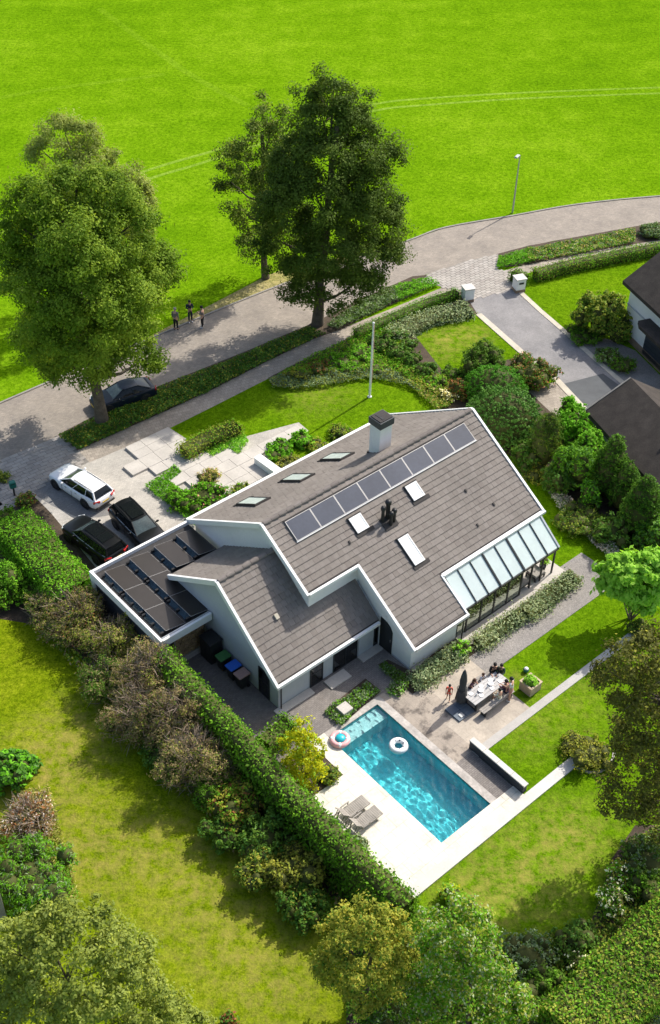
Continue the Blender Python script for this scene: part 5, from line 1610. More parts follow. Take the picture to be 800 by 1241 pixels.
# wheelie bins beside the wing wall
def bin_(label, u, v, lid, h=1.05, wd=.58):
    t = thing('wheelie_bin', label, 'bin', U(u, v, .04), YAW, 'bins along the side wall')
    m = MB(); vs = [(-s * .25 * k, 0, 0) for s in () for k in ()]
    b0, b1 = .24, .29
    vs = [(-b0, -b0, .08), (b0, -b0, .08), (b0, b0, .08), (-b0, b0, .08), (-b1 - .06, -b1, h - .08), (b1 + .06, -b1, h - .08), (b1 + .06, b1, h - .08), (-b1 - .06, b1, h - .08)]
    m.add(vs, [(3, 2, 1, 0), (4, 5, 6, 7), (0, 1, 5, 4), (1, 2, 6, 5), (2, 3, 7, 6), (3, 0, 4, 7)]); m.build('bin_body', 'bin_black', t, .03)
    l = MB(); l.cbox(-b1 - .10, b1 + .08, -b1 - .02, b1 + .02, h - .079, h, .03); l.build('lid', lid, t, .02)
    for s in (-1, 1):
        w_ = MB(); mt = Matrix.Translation((.22, s * .27, .10)) @ Matrix.Rotation(PI / 2, 4, 'X'); q = MB(); q.lathe([(.001, -.03), (.1, -.03), (.1, .03), (.001, .03)], 14); w_.add([mt @ Vector(x) for x in q.v], q.f); w_.build('wheel', 'tyre', t)
    MB().bar((b1 + .1, -.22, h - .12), (b1 + .1, .22, h - .12), .03, .03).build('handle', 'bin_black', t)
bin_('wheelie bin with a dark green lid, farthest from the glass door', -.35, 4.25, 'bin_green')
bin_('wheelie bin with a bright blue lid between two others', -.35, 3.35, 'bin_blue')
bin_('wheelie bin with a dusty pink lid nearest the glass door', -.35, 2.6, 'bin_brown')
cb = thing('storage_cabinet', 'tall black storage cabinet between the firewood and the bins', 'cabinet', U(-.35, 5.35, .04), YAW)
MB().cbox(-.4, .4, -.5, .5, 0, 1.5, .02).build('cabinet_body', 'bin_black', cb); MB().cbox(-.44, .44, -.53, .53, 1.501, 1.56, .02).build('lid', 'black_metal', cb); MB().box(-.415, -.401, -.01, .01, .1, 1.4).build('door_seam', 'lead', cb)
# veranda furniture
def sofa(label, u, v, name='outdoor_bench'):
    t = thing(name, label, 'bench', U(u, v, ZT), YAW, 'dark benches on the veranda')
    MB().cbox(-.42, .42, -.38, .38, .30, .44, .03).build('cushion', 'fabric_taupe', t)
    m = MB(); m.box(-.45, .45, -.4, .4, .24, .299); m.build('frame', 'black_frame', t)
    for (x, y) in ((-.4, -.35), (.4, -.35), (-.4, .35), (.4, .35)): MB().box(x - .04, x + .04, y - .04, y + .04, 0, .24).build('leg', 'black_frame', t)
sofa('low dark cushioned bench on the veranda next to the conservatory glass', 16.95, -1.9)
sofa('low dark cushioned bench on the veranda next to the potted ball bush', 18.25, -1.95)
pt = thing('potted_bush', 'small round green bush in a pot at the end of the veranda', 'potted plant', U(19.0, -1.85, ZT), 0)
MB().lathe([(.001, 0), (.16, 0), (.22, .36), (.19, .36), (.17, .3), (.001, .3)], 16).build('pot', 'bin_black', pt)
crown('foliage', [(0, 0, .75, .33, .33, .33)], ['leaf_lime'], pt, 20, 14, .1, .1, core=.8)

# ================================================================ STREET FURNITURE
p = gp(621, 258)
lp = thing('street_lamp', 'tall pale street lamp at the edge of the field beside the road', 'street lamp', (p.x, p.y, 0), R(-120))
MB().tube([(0, 0, 0), (0, 0, .9), (0, 0, 5.4)], [.085, .085, .05], 10).build('pole', 'galvanised', lp)
MB().tube([(0, 0, 5.35), (.1, 0, 5.48), (.45, 0, 5.55)], .035, 8).build('arm', 'galvanised', lp)
MB().cbox(.3, .95, -.14, .14, 5.48, 5.62, .05).build('lamp_head', 'galvanised', lp)
p = gp(448, 481)
fp = thing('flagpole', 'slim white flagpole standing in the front lawn', 'flagpole', (p.x, p.y, 0))
MB().tube([(0, 0, 0), (0, 0, 3), (0, 0, 6.1)], [.085, .07, .05], 12).build('pole', 'white_paint', fp)
MB().ball((0, 0, 6.14), .09, 8).build('finial', 'white_paint', fp)
MB().tube([(.09, 0, 1.1), (.12, 0, 3.5), (.07, 0, 6.0)], .014, 5).build('cord', 'pink_plastic', fp)
MB().lathe([(.001, 0), (.16, 0), (.16, .06), (.001, .06)], 12).build('base', 'white_paint', fp)
def pillar(label, px, py, box):
    p = gp(px, py); t = thing('gate_pillar', label, 'gate pillar', (p.x, p.y, 0), R(20), 'white gate pillars')
    MB().box(-.42, .42, -.4, .4, 0, .25).build('plinth', 'brick_plinth', t)
    MB().box(-.40, .40, -.38, .38, .25, 1.15).build('shaft', 'white_render', t, .01)
    MB().box(-.46, .46, -.44, .44, 1.151, 1.24).build('cap', 'white_coping', t, .01)
    if box:
        MB().box(-.2, .2, -.42, -.385, .78, .92).build('letter_slot', 'black_metal', t)
pillar('white gate pillar at the end of the long clipped hedge', 566, 364, False)
pillar('white gate pillar with a dark letter slot beside the dark hedge stub', 628, 352, True)
p = gp(18, 601)
lb = thing('letterbox', 'small dark green letterbox on a post at the driveway entrance', 'letterbox', (p.x, p.y, 0), R(30))
MB().box(-.05, .05, -.05, .05, 0, .75).build('post', 'black_metal', lb); MB().cbox(-.2, .2, -.16, .16, .75, 1.2, .04).build('box', 'letterbox_green', lb); MB().box(-.14, .14, -.172, -.161, 1.05, 1.09).build('slot', 'black_metal', lb)
# white planter wall by the front door
p = gp(312, 562); q = gp(337, 580)
pw_ = thing('planter_wall', 'low white wall with a flat coping beside the front planting', 'wall', (p.x, p.y, 0), face_to(p, q))
ln = (q - p).length
MB().box(0, ln, -.26, .26, 0, .62).build('wall_body', 'white_render', pw_); MB().box(-.02, ln, -.29, .29, .621, .68).build('coping', 'white_paint', pw_)
# weathered post at the left edge
p = gp(4, 1112)
wp = thing('wooden_post', 'weathered grey post with a framed cap at the meadow edge', 'post', (p.x, p.y, 0), R(25))
MB().box(-.16, .16, -.12, .12, 0, 2.9).build('post_body', 'wood_grey', wp, .01); MB().box(-.26, .26, -.22, .22, 2.9, 2.98).build('cap_frame', 'white_paint', wp); MB().box(-.2, .2, -.16, .16, 2.981, 3.0).build('cap_panel', 'black_frame', wp)

# ================================================================ NEIGHBOUR'S BUILDINGS
NA = math.atan2(-1.47, 3.64)              # their axes are turned against the house
nd = (AX * 1.08 + BX * 2.96).normalized() # along their eaves, towards the street
nx = Vector((nd.y, -nd.x, 0))
NR = math.atan2(nx.y, nx.x)
def gable_house(name, label, corner, eave, ridge_d, ridge_h, length, depth, wallmat, over=.45, wall_in=.5, plinth=True):
    """corner: eave corner nearest the street (world, at eave height); local x away from the garden, y towards the street"""
    t = thing(name, label, 'house', (corner.x, corner.y, 0), NR, 'neighbouring buildings')
    def prof(dz, e): return [(-0, eave + dz), (ridge_d, ridge_h + dz), (2 * ridge_d, eave + dz), (2 * ridge_d, eave + dz - e), (ridge_d, ridge_h + dz - e), (0, eave + dz - e)]
    mt = Matrix(((1, 0, 0, 0), (0, 0, 1, 0), (0, 1, 0, 0), (0, 0, 0, 1)))
    m = MB(); m.prism(prof(0, .28), -length, 0, 0, mt)
    ro = m.build('roof', 'thatch', t)
    m = MB(); s = (ridge_h - eave) / ridge_d
    m.prism([(wall_in, 0), (2 * ridge_d - wall_in, 0), (2 * ridge_d - wall_in, eave - .2 + s * wall_in), (ridge_d, ridge_h - .3), (wall_in, eave - .2 + s * wall_in)], -length + .3, -wall_in, 0, mt)
    m.build('wall', wallmat, t)
    return t, ro
c1 = gp(755, 340, 4.5)
nh, ro = gable_house('neighbour_house', 'white neighbouring house with a dark brown roof and a dark garage door', c1, 4.5, 4.5, 7.6, 16, 8, 'white_render', .45, .5)
MB().box(.44, .5, -9, -.5, 0, .55).build('plinth', 'brick_plinth', nh)
gd = MB().box(.46, .49, -6.6, -3.4, .1, 2.3).build('garage_door', 'navy_panel', nh)
for i in range(5): MB().box(.44, .46, -6.55, -3.45, .16 + i * .43, .52 + i * .43).build('door_panel', 'navy_panel', gd)
MB().box(.42, .5, -9, -.5, 2.72, 2.8).build('string_course', 'grey_render', nh)
MB().prism([(-.8, -6.9), (.5, -6.9), (.5, -3.4), (-.5, -3.4), (-.8, -4.0)], 2.9, 3.15).build('door_canopy', 'thatch', nh)
c2 = gp(710, 497, 2.5)
ng, ro = gable_house('neighbour_garage', 'low outbuilding with a dark brown roof at the end of the neighbouring drive', c2, 2.5, 3.1, 4.4, 14, 6, 'white_render')
m = MB(); m.box(-.04, .02, -14, 0, 2.2, 2.3); m.build('gutter', 'lead', ng)
m = MB(); m.bar((0, .02, 2.47), (3.1, .02, 4.37), .1, .14); m.build('verge_board', 'wood_grey', ng)
m = MB(); m.lathe([(.001, 0), (.1, 0), (.1, .5), (.14, .55), (.001, .6)], 10, 0, (1.9, -6.2, 3.3)); m.build('flue', 'black_metal', ng)

# ================================================================ TREES
def tree(name, label, base_px, spec, y_shift, mats, group, leaf, trunk_r, per_m2=2.0, per_clump=28, cr=.6, bark='bark', share=None, base=None, split=.5, shell=(.62, 1.08), lean=None, k=1.0):
    b = gp(*base_px) if base is None else Vector(base)
    t = thing(name, label, 'tree', (b.x, b.y, 0), 0, group)
    lob = px_lobes(spec, b.y + y_shift)
    lob = [(x - b.x, y - b.y, z, a * k, c_ * k, d * k) for (x, y, z, a, c_, d) in lob]
    top = max(lob, key=lambda l: l[2] + l[5]); big = sorted(lob, key=lambda l: -l[3] * l[5])
    zt = (top[2] + top[5] * .3) * .86
    cx = sum(l[0] for l in big[:4]) / min(4, len(big)); cy = sum(l[1] for l in big[:4]) / min(4, len(big))
    path = [Vector((cx * f ** 1.2 if f else 0, cy * f ** 1.2 if f else 0, zt * f)) + Vector((rnd.uniform(-.1, .1), rnd.uniform(-.1, .1), 0)) * (1 if 0 < f else 0) for f in (0, .12, .25, .4, .55, .7, .85, 1)]
    limbs = []
    for l in lob:
        i = min(range(1, 7), key=lambda q: abs(path[q].z - (l[2] - l[5] * .6)))
        limbs.append((i, (l[0], l[1], l[2] + l[5] * .2), trunk_r * .38))
    trunk(t, trunk_r, path, limbs, bark)
    crown('crown', lob, mats, t, per_m2, per_clump, cr, leaf, .55, shell, share=share)
    return t
# the tall tree by the parked saloon: lobes as (x, y, rx, rz, extra distance)
tree('lime_tree', 'tall leafy tree leaning over the road beside the parked dark blue car', (124, 513),
     [(100, 262, 58, 62, 0), (60, 290, 46, 46, 1), (140, 285, 44, 50, -1), (52, 335, 46, 40, 0), (110, 335, 62, 60, -2.5), (165, 335, 36, 42, 1), (185, 330, 28, 32, 3), (80, 400, 58, 45, -1), (140, 395, 46, 42, -.5), (50, 410, 30, 36, 1), (100, 444, 48, 28, 0), (70, 440, 30, 26, 1), (178, 438, 24, 24, 2), (165, 420, 26, 28, 2), (95, 415, 46, 34, -3), (135, 438, 30, 22, 1), (90, 300, 50, 46, -4), (150, 370, 44, 40, -3), (60, 360, 44, 44, -3), (110, 375, 50, 40, -4.5), (15, 320, 24, 34, 1), (95, 222, 38, 26, 1), (42, 248, 34, 34, 0), (65, 228, 34, 28, 0), (138, 240, 34, 34, 0), (165, 275, 30, 36, 0), (200, 318, 18, 30, 3), (25, 280, 26, 34, 0), (12, 345, 14, 16, 2)],
     0, ['leaf_oak'], 'trees along the road', .19, .42, .95, 210, .82, k=.90, shell=(.5, 1.12))
tree('willow_tree', 'pale weeping tree rising behind the tall leaning one', (95, 440),
     [(80, 168, 40, 28, 0), (50, 185, 22, 22, 0), (105, 165, 22, 18, 0), (175, 255, 16, 34, 0), (130, 215, 44, 36, 0), (150, 260, 34, 36, 0), (100, 200, 30, 30, -1), (165, 240, 20, 30, 0), (90, 240, 50, 40, 1), (150, 300, 30, 30, 1)],
     0, ['leaf_birch'], 'trees along the road', .18, .35, .9, 190, .75, k=.88, base=(gp(95, 420).x, gp(95, 420).y + 6, 0))
tree('alder_tree', 'tallest dark tree with ragged crown standing by the footpath', (385, 393),
     [(405, 105, 26, 34, 0), (390, 145, 42, 36, 0), (430, 150, 36, 34, 1), (400, 190, 62, 42, -1), (450, 195, 38, 36, 0), (355, 205, 36, 36, 0), (380, 240, 62, 46, -2), (440, 245, 50, 46, -1), (345, 260, 38, 44, 0), (470, 270, 24, 40, 0), (400, 300, 62, 40, -2), (450, 310, 40, 36, 0), (350, 305, 36, 34, 0), (395, 345, 44, 30, 0), (370, 350, 30, 24, 0), (435, 345, 30, 22, 0), (480, 305, 16, 24, 0), (468, 195, 20, 14, 0), (325, 290, 22, 26, 0)],
     0, ['leaf_ash'], 'trees along the road', .19, .40, .9, 210, .82, k=.92, shell=(.5, 1.12))
tree('alder_tree', 'thinner tree behind the tallest one with bare earth at its foot', (322, 337),
     [(328, 140, 22, 26, 0), (320, 175, 36, 30, 0), (295, 200, 30, 30, 0), (335, 215, 32, 34, 0), (300, 235, 38, 30, 0), (280, 225, 18, 22, 0), (318, 270, 32, 32, 0), (310, 300, 26, 18, 0), (285, 250, 20, 16, 0)],
     0, ['leaf_ash', 'leaf_birch'], 'trees along the road', .19, .28, .5, 180, .8, share=[.7, .3])
# garden trees
gb = gp(742, 765)
tree('fig_tree', 'broad lime green multi-stemmed tree at the end of the slab path', (748, 742),
     [(772, 688, 34, 16, 0), (745, 700, 24, 15, 0), (795, 702, 30, 20, 0), (765, 715, 28, 15, -.4), (735, 712, 14, 10, -.3), (780, 728, 22, 12, -.3), (810, 690, 24, 22, 0), (790, 676, 20, 9, .3), (752, 682, 18, 9, .2)],
     0, ['leaf_lime'], 'garden trees', .34, .07, 5, 40, .38, base=(gp(764, 750).x, gp(764, 750).y, 0), shell=(.55, 1.12), k=.92)
rb = gp(800, 990)
tree('plum_tree', 'large dark bronze leaved tree overhanging the right of the lawn', (800, 990),
     [(775, 800, 44, 26, 0), (800, 790, 40, 34, 1), (760, 830, 42, 26, 0), (738, 815, 18, 14, -.5), (785, 855, 36, 34, 0), (755, 845, 22, 14, 0), (800, 890, 50, 44, 0), (765, 890, 26, 30, 0), (775, 930, 38, 36, 0), (745, 900, 16, 14, 0), (810, 950, 46, 46, 0), (760, 960, 36, 34, -.5), (740, 975, 16, 22, -.5), (800, 990, 40, 26, 0), (830, 850, 50, 50, 1)],
     -.5, ['leaf_purple', 'leaf_rust'], 'garden trees', .15, .22, 2.6, 60, .42, base=(gp(815, 1010).x, gp(815, 1010).y, 0), share=[.86, .14], shell=(.6, 1.08))
tree('golden_tree', 'small golden yellow tree between the hedge and the pool', (366, 962),
     [(366, 885, 17, 14, 0), (358, 905, 20, 18, 0), (376, 908, 20, 20, 0), (366, 928, 26, 18, -.1), (352, 930, 14, 14, 0), (382, 935, 13, 14, 0), (366, 945, 20, 12, 0)],
     0, ['leaf_yellow', 'leaf_lime'], 'garden trees', .15, .07, 9, 22, .22, base=(gp(367, 952).x, gp(367, 952).y, 0), share=[.9, .1])
tree('crab_apple_tree', 'round olive crowned tree with rusty tips at the foot of the long hedge', (438, 1190),
     [(440, 1120, 40, 28, 0), (410, 1140, 32, 32, 0), (475, 1135, 34, 32, 0), (440, 1160, 54, 36, -.5), (400, 1170, 26, 28, 0), (480, 1170, 36, 30, -.3), (440, 1195, 44, 24, -.3)],
     0, ['leaf_rust', 'leaf_olive', 'leaf_hedge_dark'], 'foreground trees', .15, .12, 3.4, 60, .34, base=(gp(440, 1215).x, gp(440, 1215).y, 0), share=[.55, .3, .15])
tree('willow_shrub_tree', 'fresh green feathery tree at the bottom beside the lawn shadow', (560, 1220),
     [(545, 1115, 40, 24, 0), (575, 1135, 34, 30, 0), (540, 1150, 40, 30, -.2), (590, 1165, 34, 30, 0), (555, 1185, 50, 34, -.5), (600, 1205, 40, 30, 0), (520, 1200, 36, 36, -.3), (560, 1225, 60, 28, -.4), (625, 1225, 28, 26, 0)],
     0, ['leaf_hedge', 'leaf_lavender', 'leaf_olive'], 'foreground trees', .15, .12, 3.0, 60, .36, base=(gp(565, 1240).x, gp(565, 1240).y, 0), share=[.5, .2, .3])
tree('olive_willow', 'huge pale olive bush filling the bottom left corner', (90, 1240),
     [(100, 1140, 60, 40, 0), (50, 1160, 50, 40, 0), (150, 1165, 44, 40, 0), (20, 1190, 40, 44, 0), (90, 1190, 70, 50, -1), (160, 1205, 50, 40, -.5), (40, 1225, 60, 40, -1), (120, 1235, 70, 40, -1), (190, 1230, 44, 34, -.3), (215, 1250, 44, 30, 0), (10, 1150, 40, 36, 0), (60, 1130, 40, 26, 0)],
     0, ['leaf_willow', 'leaf_olive'], 'foreground trees', .15, .14, 3.2, 70, .36, base=(gp(95, 1275).x, gp(95, 1275).y, 0), share=[.75, .25])
# ================================================================ HEDGES
def H(path, z): return [gp(x, y, z) for x, y in path]
hedge('hedge', 'long dark clipped hedge running between the meadow and the pool terrace', H([(196, 788), (230, 826), (285, 882), (335, 938), (400, 1003), (450, 1052), (497, 1096)], 3.3), 3.3, 1.15, ['leaf_hedge', 'leaf_hedge_dark'], .15, 110, share=[.6, .4], jitter=.09)
hedge('hedge', 'broad bright green hedge beside the parked black cars', H([(12, 624), (36, 646), (60, 678), (92, 710)], 2.3), 2.3, 2.4, ['leaf_hedge', 'leaf_bright'], .14, 170, share=[.8, .2], jitter=.09)
hedge('hedge', 'low narrow clipped hedge along the footpath ending at a white pillar', H([(430, 400), (470, 383), (520, 362), (556, 350)], .8), .8, .9, ['leaf_hedge', 'leaf_box'], .11, 110, share=[.7, .3], jitter=.05)
hedge('hedge', 'long low clipped hedge bounding the neighbouring lawn', H([(648, 327), (700, 314), (750, 304), (800, 295), (880, 284)], 1.0), 1.0, 1.0, ['leaf_hedge', 'leaf_olive'], .13, 90, share=[.75, .25], jitter=.06)
hedge('hedge', 'short dark hedge stub wrapped round the white pillar with the letter slot', H([(621, 325), (640, 334)], 1.0), 1.0, .9, ['leaf_hedge', 'leaf_hedge_dark'], .12, 110, jitter=.05, share=[.6, .4])
hedge('hedge', 'short rounded clipped hedge beside the pale front terrace', H([(221, 543), (248, 528), (290, 511)], .95), .95, 1.25, ['leaf_olive', 'leaf_hedge'], .13, 110, share=[.6, .4], jitter=.09)
hedge('hedge', 'wide flat topped hedge crossing the bottom right corner', H([(693, 1250), (748, 1192), (860, 1088)], 2.2), 2.2, 3.1, ['leaf_olive', 'leaf_hedge_dark', 'leaf_hedge'], .14, 230, share=[.35, .15, .5], jitter=.07)
hedge('hedge', 'dark hedge return behind the golden tree', H([(318, 898), (336, 882), (352, 868)], 1.3), 1.3, 1.0, ['leaf_hedge_dark', 'leaf_hedge'], .14, 110, jitter=.1, share=[.5, .5])
# ================================================================ SHRUBS
GS = 'shrubs between the two houses'
bush('clipped_shrub', 'huge dark rounded shrub touching the far roof corner', 'shrub', 610, 505, 44, 3.8, ['leaf_holly'], .12, .85, cr=.13, per_m2=26, core=.9, group=GS, smooth='dome')
bush('clipped_shrub', 'bright green domed shrub above the far roof corner', 'shrub', 600, 466, 36, 2.4, ['leaf_box'], .10, .8, group=GS, core=.92, cr=.12, per_m2=30, smooth='dome')
bush('shrub', 'dark green shrub at the corner of the small sunny lawn', 'shrub', 584, 438, 26, 2.4, ['leaf_hedge_dark'], .15, group=GS)
bush('shrub', 'pinkish rhododendron shrub beside the neighbouring drive', 'shrub', 641, 448, 32, 2.04, ['leaf_hedge_dark', 'leaf_redbrown', 'petal_pink'], .15, group=GS, share=[.75, .2, .05])
bush('shrub', 'small dark red shrub under the domed shrubs', 'shrub', 556, 470, 15, 1.44, ['leaf_redbrown', 'leaf_hedge_dark'], .13, group=GS, share=[.6, .4])
bush('conifer', 'tall upright conifer with golden tips behind the house', 'conifer', 660, 535, 20, 4.6, ['leaf_conifer', 'leaf_yew'], .16, .9, group=GS, share=[.6, .4], core=.8, aspect=.3, lobes=[(0, 0, 2.0, 1.0, .9, 2.2), (.2, .1, 3.6, .6, .6, 1.2), (-.35, -.1, 3.2, .55, .5, 1.2), (.4, 0, 2.6, .6, .6, 1.5)])
bush('laurel_shrub', 'loose light green laurel beyond the tall conifer', 'shrub', 698, 512, 33, 3.12, ['leaf_bright', 'leaf_hedge'], .2, group=GS, share=[.6, .4])
bush('laurel_shrub', 'rounded mid green laurel in front of the tall conifer', 'shrub', 701, 562, 28, 3.84, ['leaf_hedge', 'leaf_holly'], .18, group=GS, share=[.7, .3])
bush('yew_column', 'yew column with a slanting bright top, farthest from the lime green tree', 'yew', 738, 573, 23, 3.8, ['leaf_yew', 'leaf_hedge'], .11, group='dark yew columns', share=[.82, .18], core=.86, cr=.14, per_m2=26, shell=(.94, 1.04), lobes=[(0, 0, 1.7, 1.1, 1.1, 1.9), (.05, .05, 3.0, .85, .85, 1.3), (.1, .1, 4.0, .5, .5, .8)])
bush('yew_column', 'shortest dark yew column between two others', 'yew', 757, 594, 20, 3.2, ['leaf_yew', 'leaf_hedge'], .11, group='dark yew columns', share=[.82, .18], core=.86, cr=.14, per_m2=26, shell=(.94, 1.04), lobes=[(0, 0, 1.4, .95, .95, 1.6), (0, .05, 2.4, .75, .75, 1.1), (0, .1, 3.1, .42, .42, .7)])
bush('yew_column', 'broadest yew column nearest the lime green tree', 'yew', 777, 618, 27, 4.0, ['leaf_yew', 'leaf_hedge'], .11, group='dark yew columns', share=[.82, .18], core=.86, cr=.14, per_m2=26, shell=(.94, 1.04), lobes=[(0, 0, 1.6, 1.2, 1.2, 1.8), (0, .05, 2.9, .92, .92, 1.3), (0, .1, 3.8, .5, .5, .8)])
bush('shrub', 'small leafy shrub at the foot of the yew columns', 'shrub', 716, 600, 14, 2.4, ['leaf_bright', 'leaf_holly'], .16, group=GS, share=[.5, .5])
bush('laurel_shrub', 'glossy laurel above the lime green tree at the frame edge', 'shrub', 796, 642, 24, 2.88, ['leaf_holly', 'leaf_hedge'], .19, group=GS, share=[.6, .4])
bush('shrub', 'shady mixed shrub under the yew columns beside the lawn', 'shrub', 700, 628, 29, 1.2, ['leaf_hedge_dark', 'leaf_olive'], .13, group=GS, share=[.7, .3])
bush('shrub', 'rusty leaved shrub close behind the far roof corner', 'shrub', 650, 572, 20, 1.08, ['leaf_rust', 'leaf_hedge_dark'], .13, group=GS, share=[.6, .4])
bush('laurel_shrub', 'fresh green laurel squeezed between the tall conifer and the yews', 'shrub', 716, 545, 22, 3.4, ['leaf_bright', 'leaf_hedge'], .19, group=GS, share=[.4, .6])
bush('laurel_shrub', 'dark laurel in the shade at the foot of the tall conifer', 'shrub', 676, 580, 20, 2.2, ['leaf_hedge_dark', 'leaf_holly'], .17, group=GS, share=[.6, .4])
bush('laurel_shrub', 'dark laurel filling the gap below the shortest yew', 'shrub', 742, 640, 24, 2.0, ['leaf_hedge_dark', 'leaf_holly'], .17, group=GS, share=[.7, .3])
bush('laurel_shrub', 'dark laurel behind the huge rounded shrub', 'shrub', 640, 548, 22, 2.4, ['leaf_hedge_dark', 'leaf_holly'], .17, group=GS, share=[.7, .3])
cover('aster_border', [(660, 588), (672, 584), (700, 612), (735, 648), (752, 668), (738, 676), (700, 640), (674, 612)], .6, ['leaf_mauve', 'leaf_silver'], 90, .13, [.65, .35], 'pale mauve flowering border beside the narrow lawn')
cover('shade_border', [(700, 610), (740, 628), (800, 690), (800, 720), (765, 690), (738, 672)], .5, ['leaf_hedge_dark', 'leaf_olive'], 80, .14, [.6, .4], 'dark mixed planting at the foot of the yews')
# front garden: mixed beds
FG = 'rhododendrons in the front garden'
for (x, y, r_, h, lab) in ((462, 415, 17, 1.1, 'dark rhododendron next to the flagpole top'), (480, 424, 16, 1.1, 'dark rhododendron second from the flagpole'), (498, 434, 15, 1.0, 'dark rhododendron in the middle of the front bed'), (516, 447, 15, 1.0, 'dark rhododendron by the corner of the small lawn'), (480, 404, 14, .9, 'dark rhododendron under the silvery lavender band'), (494, 418, 12, .9, 'small dark rhododendron along the timber lawn edge')):
    bush('rhododendron', lab, 'shrub', x, y, r_, h, ['leaf_hedge_dark', 'leaf_holly'], .17, group=FG, share=[.6, .4])
for (x, y, r_, h, m, lab) in ((415, 438, 20, .9, ['leaf_hedge', 'leaf_bright'], 'light green shrub left of the flagpole'), (440, 428, 17, .9, ['leaf_bright', 'leaf_lime'], 'bright shrub right behind the flagpole'), (385, 444, 18, .8, ['leaf_hedge_dark', 'leaf_redbrown'], 'dark reddish shrub in the front bed'), (362, 452, 14, .7, ['leaf_rust', 'leaf_olive'], 'rusty little shrub near the footpath end of the bed'), (455, 445, 16, .7, ['leaf_bright', 'leaf_olive'], 'yellow green shrub at the lawn edge'), (530, 462, 15, .8, ['leaf_bright', 'leaf_olive'], 'soft green shrub at the right end of the front bed'), (548, 452, 13, .8, ['leaf_hedge_dark', 'leaf_hedge'], 'green shrub touching the small lawn corner'), (545, 478, 12, .7, ['leaf_straw', 'petal_white'], 'pale flowering shrub beside the far roof corner')):
    bush('shrub', lab, 'shrub', x, y, r_, h, m, .14, group='shrubs in the front garden', share=[.6, .4])
hedge('lavender_hedge', 'broad silvery lavender band behind the low clipped hedge', H([(474, 403), (520, 381), (570, 371)], .65), .65, 1.7, ['leaf_lavender', 'leaf_silver'], .15, 120, cat='lavender', jitter=.13, share=[.6, .4], group='lavender in the front garden')
cover('bed_planting', [(325, 459), (345, 452), (397, 449), (437, 441), (470, 446), (490, 455), (517, 478), (491, 466), (461, 459), (435, 459), (397, 467), (355, 471), (330, 468)], .5, ['leaf_silver', 'leaf_olive'], 90, .13, [.65, .35], 'grey green edging plants along the curved front lawn')
cover('bed_planting', [(335, 455), (360, 440), (430, 407), (470, 390), (480, 402), (500, 440), (520, 470), (470, 446), (400, 452)], .6, ['leaf_hedge', 'leaf_olive', 'leaf_bright'], 60, .14, [.5, .25, .25], 'mixed green planting of the front bed')
cover('bed_planting', [(480, 440), (530, 455), (560, 460), (548, 490), (530, 497), (505, 475)], .5, ['leaf_straw', 'leaf_olive', 'leaf_hedge'], 80, .14, [.3, .4, .3], 'mixed low planting beside the far roof corner')
# verge beds
cover('ground_cover', [(71, 529), (130, 498), (190, 471), (300, 427), (372, 396), (395, 404), (380, 410), (320, 439), (260, 470), (208, 494), (94, 545)], .45, ['leaf_hedge_dark', 'leaf_rust', 'leaf_holly'], 80, .15, [.5, .15, .35], 'dark ground cover strip between the road and the footpath')
cover('ground_cover', [(395, 394), (440, 363), (478, 346), (484, 362), (440, 384), (410, 398)], .55, ['leaf_silver', 'leaf_hedge_dark'], 75, .15, [.6, .4], 'grey green ground cover on the verge past the tallest tree')
cover('ground_cover', [(476, 348), (500, 340), (520, 337), (534, 343), (500, 357), (482, 364)], .55, ['leaf_bright', 'leaf_hedge'], 90, .13, [.5, .5], 'fresh green ground cover at the tip of the verge')
cover('ground_cover', [(602, 324), (604, 311), (640, 301), (648, 316)], .5, ['leaf_bright', 'leaf_hedge'], 90, .13, [.5, .5], 'fresh green ground cover past the driveway crossing')
cover('ground_cover', [(640, 317), (638, 302), (700, 290), (770, 277), (770, 293), (700, 307)], .5, ['leaf_hedge', 'leaf_straw', 'leaf_silver'], 75, .15, [.5, .25, .25], 'mixed ground cover along the road by the neighbouring hedge')
bush('shrub', 'grey green shrub on the verge at the right frame edge', 'shrub', 790, 279, 20, 1.0, ['leaf_silver', 'leaf_hedge_dark'], .16, .7, group='shrubs on the verge', share=[.7, .3])
# neighbour's garden
bush('maple_shrub', 'spreading olive green shrub on the neighbouring lawn corner', 'shrub', 733, 378, 33, 4.0, ['leaf_olive', 'leaf_hedge_dark'], .2, group='shrubs of the neighbouring garden', share=[.55, .45], core=.6, shell=(.7, 1.12))
bush('shrub', 'low dark shrub at the near side of the spreading olive one', 'shrub', 708, 405, 20, .9, ['leaf_hedge_dark', 'leaf_hedge'], .15, group='shrubs of the neighbouring garden', share=[.6, .4])
bush('shrub', 'mid green shrub against the neighbouring white wall', 'shrub', 757, 402, 15, 1.4, ['leaf_hedge', 'leaf_olive'], .15, group='shrubs of the neighbouring garden', share=[.6, .4])
bush('shrub', 'feathery green shrub beside the neighbouring forecourt', 'shrub', 738, 428, 16, .9, ['leaf_hedge', 'leaf_lavender'], .14, group='shrubs of the neighbouring garden', share=[.6, .4])
bush('shrub', 'small dark shrub nearest the neighbouring garage', 'shrub', 757, 441, 16, 1.0, ['leaf_hedge_dark', 'leaf_hedge'], .14, group='shrubs of the neighbouring garden', share=[.7, .3])
